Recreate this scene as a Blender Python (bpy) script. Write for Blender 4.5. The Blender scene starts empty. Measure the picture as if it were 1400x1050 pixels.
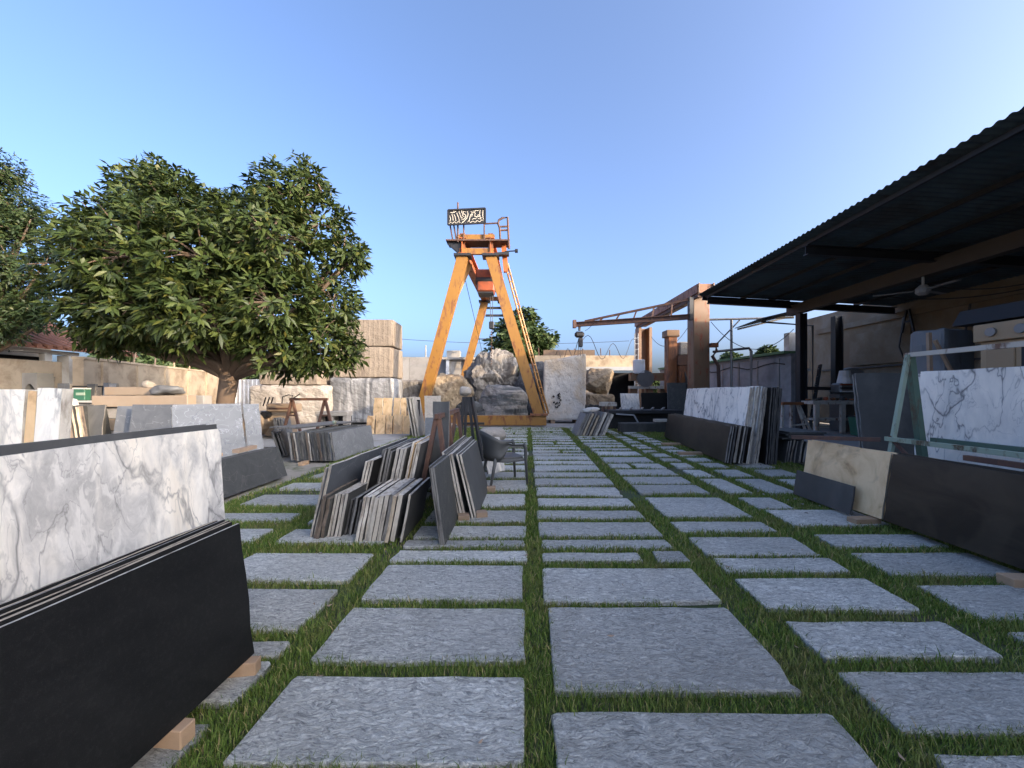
import bpy, bmesh, math, random
import numpy as np
from mathutils import Vector, Matrix, noise
R = math.radians
rng = random.Random(7)
sc = bpy.context.scene
COL = sc.collection

# ------------------------------------------------------------------ camera, sky, sun, exposure
F, H, HZ = 530.0, 1.45, 537.0            # focal length and horizon in photo pixels, eye height in metres
cam = bpy.data.cameras.new('camera'); co = bpy.data.objects.new('camera', cam); COL.objects.link(co)
co.location = (0, 0, H); co.rotation_euler = (R(90), 0, 0)
cam.sensor_width = 36; cam.lens = 36*F/1400; cam.shift_y = 12/1400; cam.clip_start = .05; cam.clip_end = 3000
sc.camera = co
SUN_EL, SUN_AZ = 15.5, 122.0              # azimuth clockwise from +Y
w = bpy.data.worlds.new('World'); sc.world = w; w.use_nodes = True
sky = w.node_tree.nodes.new('ShaderNodeTexSky'); sky.sky_type = 'NISHITA'; sky.sun_disc = False
sky.sun_elevation = R(SUN_EL); sky.sun_rotation = R(SUN_AZ)
sky.air_density = .56; sky.dust_density = 7.0; sky.ozone_density = 3.1
w.node_tree.links.new(sky.outputs[0], w.node_tree.nodes['Background'].inputs[0])
w.node_tree.nodes['Background'].inputs[1].default_value = .15
sl = bpy.data.lights.new('sun', 'SUN'); sl.energy = 2.0; sl.angle = R(.6); sl.color = (.76, .57, .37)
so = bpy.data.objects.new('sun', sl); COL.objects.link(so)
tosun = Vector((math.sin(R(SUN_AZ))*math.cos(R(SUN_EL)), math.cos(R(SUN_AZ))*math.cos(R(SUN_EL)), math.sin(R(SUN_EL))))
so.rotation_euler = tosun.to_track_quat('Z', 'Y').to_euler(); so.location = (40, -6, 14)
vs = sc.view_settings
vs.view_transform = 'Standard'; vs.look = 'None'; vs.gamma = 1; vs.use_curve_mapping = False
vs.exposure = 2.22
sc.cycles.use_denoising = True; sc.cycles.max_bounces = 6; sc.cycles.transparent_max_bounces = 6

# ------------------------------------------------------------------ photo pixel -> place
def P(px, py, D): return Vector(((px-700)*D/F, D, H-(py-HZ)*D/F))
def G(px, py, z=0.0): return P(px, py, (H-z)*F/(py-HZ))
def XD(px, D): return (px-700)*D/F
def ZD(py, D): return H-(py-HZ)*D/F
SK = .0415                                # the yard's long axis leans this much to the right of the view

# ------------------------------------------------------------------ materials
class NT:
    def __init__(s, name):
        s.m = bpy.data.materials.new(name); s.m.use_nodes = True; s.t = s.m.node_tree
        s.b = s.t.nodes['Principled BSDF']; s._c = {}
    def n(s, typ, **kw):
        x = s.t.nodes.new(typ)
        for k, v in kw.items(): setattr(x, k, v)
        return x
    def l(s, a, b): s.t.links.new(a, b)
    def val(s, sock, v):
        if hasattr(v, 'is_linked') or isinstance(v, bpy.types.NodeSocket): s.l(v, sock)
        else: sock.default_value = v
    def coord(s, scale=(1, 1, 1), rot=(0, 0, 0), rnd=True, world=False):
        if world: v = s.n('ShaderNodeNewGeometry').outputs['Position']
        else:
            v = s.n('ShaderNodeTexCoord').outputs['Object']
            if rnd:
                oi = s.n('ShaderNodeObjectInfo'); mu = s.n('ShaderNodeVectorMath', operation='SCALE')
                cb = s.n('ShaderNodeCombineXYZ'); 
                for i, k in enumerate((37., 71., 53.)):
                    mm = s.n('ShaderNodeMath', operation='MULTIPLY'); s.l(oi.outputs['Random'], mm.inputs[0]); mm.inputs[1].default_value = k
                    s.l(mm.outputs[0], cb.inputs[i])
                ad = s.n('ShaderNodeVectorMath', operation='ADD'); s.l(v, ad.inputs[0]); s.l(cb.outputs[0], ad.inputs[1]); v = ad.outputs[0]
        mp = s.n('ShaderNodeMapping'); s.l(v, mp.inputs[0]); mp.inputs['Scale'].default_value = scale; mp.inputs['Rotation'].default_value = rot
        return mp.outputs[0]
    def rand(s): return s.n('ShaderNodeObjectInfo').outputs['Random']
    def noise(s, vec, scale, detail=4, rough=.55, dist=0):
        x = s.n('ShaderNodeTexNoise'); s.l(vec, x.inputs['Vector'])
        x.inputs['Scale'].default_value = scale; x.inputs['Detail'].default_value = detail
        x.inputs['Roughness'].default_value = rough; x.inputs['Distortion'].default_value = dist
        return x.outputs[0]
    def edge(s, vec, scale, rnd=1.0):
        x = s.n('ShaderNodeTexVoronoi', feature='DISTANCE_TO_EDGE'); s.l(vec, x.inputs['Vector']); x.inputs['Scale'].default_value = scale
        x.inputs['Randomness'].default_value = rnd
        return x.outputs['Distance']
    def warp(s, vec, scale, amt):
        x = s.n('ShaderNodeTexNoise'); s.l(vec, x.inputs['Vector']); x.inputs['Scale'].default_value = scale; x.inputs['Detail'].default_value = 4
        a = s.n('ShaderNodeVectorMath', operation='MULTIPLY_ADD'); s.l(x.outputs['Color'], a.inputs[0])
        a.inputs[1].default_value = (amt,)*3; s.l(vec, a.inputs[2]); return a.outputs[0]
    def math(s, op, a, b=0.0, c=0.0):
        x = s.n('ShaderNodeMath', operation=op)
        for i, v in enumerate((a, b, c)): s.val(x.inputs[i], v)
        return x.outputs[0]
    def vein(s, vec, scale, width, detail=5, dist=0.6):          # thin lines where a noise crosses its middle
        q = s.math('ABSOLUTE', s.math('SUBTRACT', s.noise(vec, scale, detail, .5, dist), .5))
        return s.ramp(q, [(0, (1, 1, 1)), (width, (0, 0, 0))])
    def ramp(s, fac, stops, interp='LINEAR'):
        x = s.n('ShaderNodeValToRGB'); s.val(x.inputs[0], fac); cr = x.color_ramp; cr.interpolation = interp
        while len(cr.elements) < len(stops): cr.elements.new(.5)
        for e, (p, c) in zip(cr.elements, stops): e.position = p; e.color = (*c, 1) if len(c) == 3 else c
        return x.outputs[0]
    def mix(s, fac, a, b, blend='MIX'):
        x = s.n('ShaderNodeMix', data_type='RGBA', blend_type=blend); s.val(x.inputs[0], fac)
        for k, v in ((6, a), (7, b)): s.val(x.inputs[k], (*v, 1) if isinstance(v, tuple) and len(v) == 3 else v)
        return x.outputs[2]
    def gain(s, col, fac):                                        # multiply a colour by a grey value
        x = s.n('ShaderNodeVectorMath', operation='SCALE'); s.val(x.inputs[0], col); s.val(x.inputs['Scale'], fac); return x.outputs[0]
    def bump(s, h, strength=.3, dist=.01):
        x = s.n('ShaderNodeBump'); s.val(x.inputs['Height'], h); x.inputs['Strength'].default_value = strength; x.inputs['Distance'].default_value = dist
        s.l(x.outputs[0], s.b.inputs['Normal']); return x
    def out(s, col=None, rough=.6, spec=None, metal=None):
        if col is not None: s.val(s.b.inputs['Base Color'], (*col, 1) if isinstance(col, tuple) else col)
        s.val(s.b.inputs['Roughness'], rough)
        if spec is not None: s.b.inputs['Specular IOR Level'].default_value = spec
        if metal is not None: s.b.inputs['Metallic'].default_value = metal
        return s.m
def rr(x, lo, hi): return x.math('MULTIPLY_ADD', x.rand(), hi-lo, lo)   # random per object
MT = {}
def simple(name, c, rough=.6, var=.25, sc_=3., bump=.15, dirt=None, rv=.12, spec=None, metal=None, bs=40):
    x = NT(name); v = x.coord()
    a = x.noise(v, sc_, 6, .6)
    col = x.mix(a, tuple(k*(1-var) for k in c), tuple(k*(1+var) for k in c))
    if dirt:
        d = x.ramp(x.noise(v, sc_*.6, 8, .65, .4), [(.46, (0, 0, 0)), (.66, (1, 1, 1))]); col = x.mix(d, col, dirt)
    col = x.gain(col, rr(x, 1-rv, 1+rv))
    if bump: x.bump(x.noise(v, bs, 5, .6), bump, .01)
    MT[name] = x.out(col, rough, spec, metal)
# --- marbles, granites, slates
x = NT('arabescato'); v = x.coord(rot=(0, R(42), 0), scale=(1, 1, .42)); w1 = x.warp(v, 1.5, .42); w2 = x.warp(w1, 6, .09)
patch = x.ramp(x.noise(w2, 1.5, 9, .62, .4), [(.46, (0, 0, 0)), (.55, (1, 1, 1))])
fine = x.noise(w2, 7, 10, .75, .5); net = x.ramp(x.noise(x.warp(v, 4, .3), 11, 6, .6, .8), [(.52, (0, 0, 0)), (.60, (1, 1, 1))])
grey = x.mix(x.ramp(fine, [(.32, (0, 0, 0)), (.66, (1, 1, 1))]), (.25, .24, .23), (.60, .57, .53)); grey = x.mix(x.math('MULTIPLY', net, .5), grey, (.76, .72, .66))
white = x.mix(x.ramp(x.noise(w2, 3, 9, .7), [(.35, (0, 0, 0)), (.65, (1, 1, 1))]), (.76, .68, .565), (.93, .87, .77))
col = x.mix(x.math('MULTIPLY', patch, .88), white, grey)
for sc_, wd, am in ((1.4, .010, .75), (3.2, .007, .55), (7.0, .008, .4)): col = x.mix(x.math('MULTIPLY', x.vein(w2, sc_, wd, 6, .3), x.math('MULTIPLY', x.ramp(x.noise(v, 2.2, 3), [(.42, (0, 0, 0)), (.62, (1, 1, 1))]), am*1.4)), col, (.22, .21, .20))
MT['arabescato'] = x.out(col, x.math('MULTIPLY_ADD', fine, .2, .30), .3)
x = NT('statuario'); v = x.coord(rot=(0, R(-48), 0), scale=(1, 1, .40)); w1 = x.warp(v, 1.8, .5); w2 = x.warp(w1, 9, .05); fadein = x.ramp(x.noise(v, 2.4, 3), [(.28, (0, 0, 0)), (.50, (1, 1, 1))])
cl = x.noise(w1, 2.0, 7, .65, .5); col = x.mix(x.ramp(cl, [(.45, (0, 0, 0)), (.80, (1, 1, 1))]), (.92, .865, .78), (.58, .555, .52))
for sc_, wd, am in ((1.5, .015, 1.0), (2.6, .009, .85), (6.0, .005, .45)):
    vn = x.vein(w2, sc_, wd, 4, .2); halo = x.vein(w2, sc_, wd*4, 4, .2)
    col = x.mix(x.math('MULTIPLY', halo, x.math('MULTIPLY', fadein, am*.35)), col, (.45, .44, .44)); col = x.mix(x.math('MULTIPLY', vn, x.math('MULTIPLY', fadein, am)), col, (.13, .13, .135))
MT['statuario'] = x.out(col, .36, .35)
x = NT('black_granite'); v = x.coord(); sp = x.ramp(x.noise(v, 380, 2, .6), [(.60, (0, 0, 0)), (.78, (1, 1, 1))])
ban = x.noise(x.coord(scale=(1, 1, 5), rot=(0, R(14), 0)), 2.2, 7, .65, .7)
col = x.mix(ban, (.0035, .0035, .0035), (.012, .0118, .0115)); gr2 = x.ramp(x.noise(v, 70, 4, .7), [(.5, (0, 0, 0)), (.75, (1, 1, 1))]); col = x.mix(x.math('MULTIPLY', gr2, .5), col, (.022, .0215, .0205)); col = x.mix(x.math('MULTIPLY', sp, .5), col, (.07, .068, .065))
dust = x.ramp(x.noise(v, 1.3, 7, .62, .5), [(.48, (0, 0, 0)), (.8, (1, 1, 1))]); col = x.mix(x.math('MULTIPLY', dust, .28), col, (.042, .040, .036))
col = x.gain(col, rr(x, .85, 1.3)); x.bump(x.noise(v, 130, 3), .06, .004)
MT['black_granite'] = x.out(col, x.math('MULTIPLY_ADD', dust, .2, .50), .2)
x = NT('brown_black_granite'); v = x.coord(scale=(1, 1, 2.5), rot=(0, R(-12), 0)); a = x.noise(v, 1.5, 7, .62, .9)
col = x.mix(x.ramp(a, [(.40, (0, 0, 0)), (.68, (1, 1, 1))]), (.006, .0055, .005), (.028, .0225, .0165))
sm = x.ramp(x.noise(x.coord(), 1.1, 3, .5, 1.2), [(.55, (0, 0, 0)), (.62, (1, 1, 1))]); col = x.mix(x.math('MULTIPLY', sm, .45), col, (.042, .033, .023))
col = x.gain(col, rr(x, .85, 1.2)); x.bump(x.noise(x.coord(), 60, 4), .05, .004)
MT['brown_black_granite'] = x.out(col, .34, .4)
x = NT('dark_slate'); v = x.coord(); a = x.noise(v, 5, 9, .72, .8)
col = x.mix(a, (.022, .024, .023), (.095, .094, .088)); col = x.mix(x.math('MULTIPLY', x.vein(v, 3, .012), .4), col, (.16, .15, .13))
col = x.gain(col, rr(x, .8, 1.3)); x.bump(x.noise(v, 22, 8, .7), .5, .012); MT['dark_slate'] = x.out(col, .72)
x = NT('blue_grey_marble'); v = x.coord(rot=(0, R(25), 0)); w1 = x.warp(v, 2, .4); a = x.noise(w1, 2.2, 7, .62, .8)
col = x.mix(a, (.11, .113, .116), (.275, .275, .272)); col = x.mix(x.math('MULTIPLY', x.vein(w1, 2.8, .012), .6), col, (.10, .11, .13))
col = x.mix(x.math('MULTIPLY', x.vein(w1, 5, .01), .35), col, (.55, .55, .56)); col = x.gain(col, rr(x, .85, 1.15)); MT['blue_grey_marble'] = x.out(col, .5, .4)
x = NT('charcoal_stone'); v = x.coord(); a = x.noise(v, 3, 8, .65, .5)
col = x.mix(a, (.036, .037, .037), (.095, .094, .09)); dsc = x.ramp(x.noise(x.coord(scale=(1, 1, .4)), 2.2, 6, .6, .6), [(.5, (0, 0, 0)), (.7, (1, 1, 1))])
col = x.mix(x.math('MULTIPLY', dsc, .4), col, (.17, .165, .155)); col = x.gain(col, rr(x, .75, 1.3)); x.bump(x.noise(v, 50, 4), .1, .005); MT['charcoal_stone'] = x.out(col, .55)
x = NT('navy_stone'); v = x.coord(); a = x.noise(v, 4, 7, .65, .8)
col = x.mix(a, (.045, .052, .062), (.125, .135, .15)); col = x.mix(x.math('MULTIPLY', x.vein(v, 3, .01), .4), col, (.25, .26, .28)); col = x.gain(col, rr(x, .85, 1.2)); MT['navy_stone'] = x.out(col, .55)
x = NT('travertine'); v = x.coord(scale=(1, 1, .7)); w1 = x.warp(v, 3, .18); a = x.noise(w1, 3.2, 7, .6, 1.2)
col = x.ramp(a, [(.30, (.36, .20, .09)), (.42, (.68, .45, .235)), (.62, (.82, .585, .335))])
fg = x.ramp(x.noise(x.warp(v, 2, .5), 1.5, 4, .5, 1.6), [(.57, (0, 0, 0)), (.66, (1, 1, 1))]); col = x.mix(x.math('MULTIPLY', fg, .65), col, (.30, .19, .12))
x.bump(x.noise(v, 45, 5, .7), .25, .006); MT['travertine'] = x.out(col, .62)
def sawn(name, lo, hi, stain):                                     # rough sawn rims of slabs
    x = NT(name); v = x.coord(); st = x.coord(scale=(6, 6, 1.2)); a = x.noise(v, 22, 7, .7, .3); b = x.noise(st, 2.6, 6, .65, .5)
    col = x.mix(a, lo, hi); col = x.mix(x.ramp(b, [(.47, (0, 0, 0)), (.68, (1, 1, 1))]), col, stain)
    col = x.gain(col, rr(x, .72, 1.22)); x.bump(a, .6, .01); MT[name] = x.out(col, .85)
sawn('rim_pale', (.36, .32, .265), (.64, .58, .49), (.18, .145, .11))
sawn('rim_grey', (.14, .13, .12), (.32, .30, .27), (.06, .053, .046))
sawn('rim_dark', (.030, .030, .031), (.085, .083, .08), (.16, .145, .125))
sawn('rim_tan', (.36, .28, .19), (.60, .50, .37), (.20, .14, .10))
sawn('rim_brown', (.10, .075, .055), (.24, .18, .13), (.045, .035, .03))
x = NT('paver_stone'); v = x.coord(); w1 = x.warp(v, 7, .10); st = x.n('ShaderNodeMapping'); x.l(w1, st.inputs[0]); st.inputs['Rotation'].default_value = (0, 0, R(33)); st.inputs['Scale'].default_value = (.45, 1.5, 1)
a = x.noise(st.outputs[0], 40, 8, .70, 1.3); big = x.noise(v, 1.7, 5, .6, .4)
col = x.mix(x.ramp(a, [(.35, (0, 0, 0)), (.66, (1, 1, 1))]), (.205, .203, .19), (.82, .80, .72))
col = x.gain(col, x.math('MULTIPLY_ADD', big, .6, .72)); col = x.gain(col, rr(x, .74, 1.14)); col = x.mix(x.math('MULTIPLY', x.ramp(x.noise(x.coord(), .7, 4, .6), [(.48, (0, 0, 0)), (.7, (1, 1, 1))]), .35), col, (.34, .31, .26))
dt = x.ramp(x.noise(x.coord(), 2.3, 8, .7, .3), [(.60, (0, 0, 0)), (.78, (1, 1, 1))]); col = x.mix(x.math('MULTIPLY', dt, rr(x, .1, .6)), col, (.24, .205, .155))
x.bump(x.math('MULTIPLY_ADD', x.noise(v, 120, 3), .25, a), 1.0, .03); MT['paver_stone'] = x.out(col, .62, .4)
# --- stone blocks and boulders
def sepx(x):
    s = x.n('ShaderNodeSeparateXYZ'); x.l(x.coord(rnd=False), s.inputs[0]); return s.outputs[0]
def blockmat(name, lo, hi, band, bandc, sc_=1.2, bandfac=.8):
    x = NT(name); v = x.coord(); w1 = x.warp(v, .9, .7); a = x.noise(v, sc_*2.5, 9, .68, .4)
    col = x.mix(a, lo, hi); bb = x.ramp(x.noise(x.coord(scale=band), .9, 5, .55, 1.1), [(.45, (0, 0, 0)), (.58, (1, 1, 1))])
    col = x.mix(x.math('MULTIPLY', bb, bandfac), col, bandc); col = x.mix(x.math('MULTIPLY', x.vein(w1, 1.4, .01), .5), col, tuple(k*.45 for k in lo))
    gv = x.math('MULTIPLY', x.math('POWER', x.math('ABSOLUTE', x.math('SINE', x.math('MULTIPLY', x.n('ShaderNodeSeparateXYZ').outputs[0] if False else sepx(x), 14.0))), 6.0), .18 if name == 'tan_block' else 0.0)
    x.bump(x.math('ADD', x.noise(v, 7, 9, .7), gv), .6, .06); MT[name] = x.out(col, .85)
blockmat('tan_block', (0.196, 0.158, 0.121), (0.322, 0.270, 0.213), (1, 1, .3), (0.155, 0.121, 0.092), 1.0, .45)
blockmat('pale_block', (0.276, 0.246, 0.210), (0.420, 0.390, 0.348), (.6, 1, 1), (0.240, 0.204, 0.168), 1.0, .4)
blockmat('banded_block', (0.255, 0.264, 0.272), (0.442, 0.442, 0.442), (1.7, .8, .18), (0.085, 0.089, 0.098), 1.0, .9)
blockmat('grey_boulder', (0.114, 0.105, 0.096), (0.276, 0.252, 0.222), (1.6, 1, .5), (0.060, 0.051, 0.045), 1.0, .8)
blockmat('ochre_boulder', (0.217, 0.160, 0.095), (0.357, 0.287, 0.197), (1, 1, 1), (0.140, 0.089, 0.051), 1.3, .55)
blockmat('striped_boulder', (0.225, 0.217, 0.203), (0.390, 0.352, 0.315), (.4, .6, 2.6), (0.090, 0.098, 0.101), 1.0, .9)
blockmat('dark_boulder', (.05, .055, .06), (.13, .135, .14), (1, 1, 1), (.03, .03, .035), 1.0, .6)
x = NT('white_block'); v = x.coord(); a = x.noise(v, 4, 9, .68, .6); col = x.mix(a, (.42, .385, .34), (.68, .64, .58))
col = x.mix(x.ramp(x.noise(v, 1.0, 5, .6, .5), [(.45, (0, 0, 0)), (.65, (1, 1, 1))]), col, (.50, .40, .29)); col = x.mix(x.math('MULTIPLY', x.vein(x.warp(v, 2, .3), 1.6, .012), .6), col, (.2, .18, .16))
x.bump(x.noise(v, 14, 8, .7), .5, .05); MT['white_block'] = x.out(col, .8)
# --- paint, steel, wood, walls
def painted(name, c, rust, amt=.5, rough=.5, metal=0, streak=True):
    x = NT(name); v = x.coord(scale=(1, 1, .35) if streak else (1, 1, 1)); a = x.noise(x.coord(), 3, 5, .6)
    col = x.mix(a, tuple(k*.8 for k in c), tuple(k*1.12 for k in c)); r = x.ramp(x.noise(v, 4.5, 9, .7, .3), [(amt, (0, 0, 0)), (amt+.09, (1, 1, 1))])
    col = x.mix(r, col, rust); x.bump(x.noise(x.coord(), 30, 6, .7), .2, .01); MT[name] = x.out(col, x.math('MULTIPLY_ADD', r, .35, rough), None, metal)
painted('orange_paint', (.275, .130, .022), (.16, .062, .026), .53)
painted('dull_orange_paint', (.42, .115, .028), (.13, .05, .025), .52)
painted('rust_orange', (.25, .092, .032), (.12, .055, .035), .50)
painted('machine_tan', (.20, .118, .066), (.24, .05, .022), .55)
painted('rust_steel', (.085, .045, .034), (.14, .075, .05), .50, .7)
painted('dark_steel', (.018, .019, .022), (.05, .035, .028), .62, .5)
painted('black_frame', (.015, .015, .017), (.06, .035, .025), .58, .55)
painted('green_paint', (.27, .34, .26), (.105, .075, .045), .50, .55)
painted('green_dark', (.075, .13, .095), (.10, .06, .035), .55, .55)
painted('chipped_cream', (.46, .42, .36), (.16, .09, .06), .53, .6)
simple('wood', (.36, .235, .14), .75, .35, 6, .3, bs=30); simple('pale_wood', (.30, .21, .14), .8, .3, 8, .3)
simple('chair_plastic', (.080, .080, .076), .5, .12, 4, .25, bs=120); simple('black_board', (.012, .012, .013), .5, .1, 3, 0)
simple('letter_white', (.42, .38, .31), .6, .08, 3, 0); simple('hoist_red', (.36, .085, .03), .5, .25, 3, .1, (.15, .05, .03))
simple('white_paint', (.62, .63, .64), .6, .08, 2, .1, (.45, .43, .40)); simple('grey_paint', (.30, .31, .32), .6, .1, 3, .1)
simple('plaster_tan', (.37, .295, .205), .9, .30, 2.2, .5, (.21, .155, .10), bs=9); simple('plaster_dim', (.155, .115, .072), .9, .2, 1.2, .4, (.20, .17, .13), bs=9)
simple('concrete', (.28, .27, .255), .9, .2, 1.2, .35, (.18, .17, .16), bs=12); simple('concrete_pale', (.40, .385, .36), .9, .18, 1.5, .35, (.26, .235, .20), bs=12)
simple('concrete_wall', (.27, .275, .285), .9, .18, 1.0, .35, (.15, .15, .155), bs=8); simple('fair_wall', (.33, .29, .235), .9, .2, .7, .3, (.22, .18, .14), bs=8)
simple('terracotta', (.25, .115, .075), .8, .3, 5, .3, (.20, .09, .06), bs=20); simple('roof_metal', (.075, .105, .118), .6, .25, 1.5, .1, (.05, .045, .04))
simple('beam_brown', (.055, .040, .028), .7, .3, 3, .2); simple('cream_box', (.30, .205, .115), .6, .1, 2, .1); simple('tarp_grey', (.14, .145, .15), .7, .2, 3, .3)
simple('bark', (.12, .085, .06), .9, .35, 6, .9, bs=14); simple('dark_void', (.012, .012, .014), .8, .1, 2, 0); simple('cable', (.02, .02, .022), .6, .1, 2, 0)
simple('green_plastic', (.03, .12, .075), .5, .15, 3, .1); simple('sack_white', (.55, .53, .50), .8, .15, 4, .4); simple('steel_grey', (.18, .18, .18), .45, .2, 6, .1, metal=.6)
simple('tan_machine', (.26, .205, .15), .6, .2, 3, .15, (.26, .19, .13)); simple('green_roof', (.10, .20, .10), .7, .2, 2, .1)
x = NT('ground_soil'); v = x.coord(world=True); a = x.noise(v, 1.2, 7, .65, .4); b = x.noise(v, 18, 6, .7)
col = x.mix(b, (.045, .034, .022), (.13, .10, .068)); col = x.mix(x.ramp(a, [(.35, (0, 0, 0)), (.55, (1, 1, 1))]), col, (.040, .060, .018)); x.bump(b, .8, .03); MT['ground_soil'] = x.out(col, .95)
x = NT('yard_dirt'); v = x.coord(world=True); a = x.noise(v, .8, 7, .65, .4); b = x.noise(v, 9, 7, .7)
col = x.mix(b, (.20, .175, .14), (.36, .32, .265)); col = x.mix(x.ramp(a, [(.50, (0, 0, 0)), (.62, (1, 1, 1))]), col, (.075, .09, .035)); x.bump(b, .5, .02); MT['yard_dirt'] = x.out(col, .95)
def leafmat(name, c1, c2, c3, trans=.25):
    x = NT(name); g = x.n('ShaderNodeNewGeometry'); col = x.ramp(g.outputs['Random Per Island'], [(0, c1), (.55, c2), (.93, c3), (1, (c3[0]*1.3, c3[1]*.95, c3[2]*.7))])
    t = x.n('ShaderNodeBsdfTranslucent'); x.l(col, t.inputs[0]); ms = x.n('ShaderNodeMixShader'); ms.inputs[0].default_value = trans
    x.out(col, .5, .3); x.l(x.b.outputs[0], ms.inputs[1]); x.l(t.outputs[0], ms.inputs[2]); x.l(ms.outputs[0], x.t.nodes['Material Output'].inputs[0]); MT[name] = x.m
leafmat('leaf_broad', (.022, .037, .010), (.042, .063, .015), (.072, .092, .023))
leafmat('leaf_small', (.018, .034, .012), (.034, .055, .018), (.055, .076, .026))
leafmat('leaf_far', (.030, .052, .018), (.050, .080, .026), (.075, .105, .035))
x = NT('grass_blade'); g = x.n('ShaderNodeNewGeometry'); v = x.coord(world=True)
c1 = x.ramp(g.outputs['Random Per Island'], [(0, (.080, .130, .020)), (.6, (.140, .215, .036)), (.88, (.235, .28, .058)), (.94, (.42, .33, .15))])
dry = x.ramp(x.noise(v, 2.2, 6, .65), [(.50, (0, 0, 0)), (.70, (1, 1, 1))]); col = x.mix(x.math('MULTIPLY', dry, .55), c1, (.27, .215, .09))
x.out(col, .6, .3); t = x.n('ShaderNodeBsdfTranslucent'); x.l(col, t.inputs[0]); ms = x.n('ShaderNodeMixShader'); ms.inputs[0].default_value = .25
x.l(x.b.outputs[0], ms.inputs[1]); x.l(t.outputs[0], ms.inputs[2]); x.l(ms.outputs[0], x.t.nodes['Material Output'].inputs[0]); MT['grass_blade'] = x.m

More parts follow.
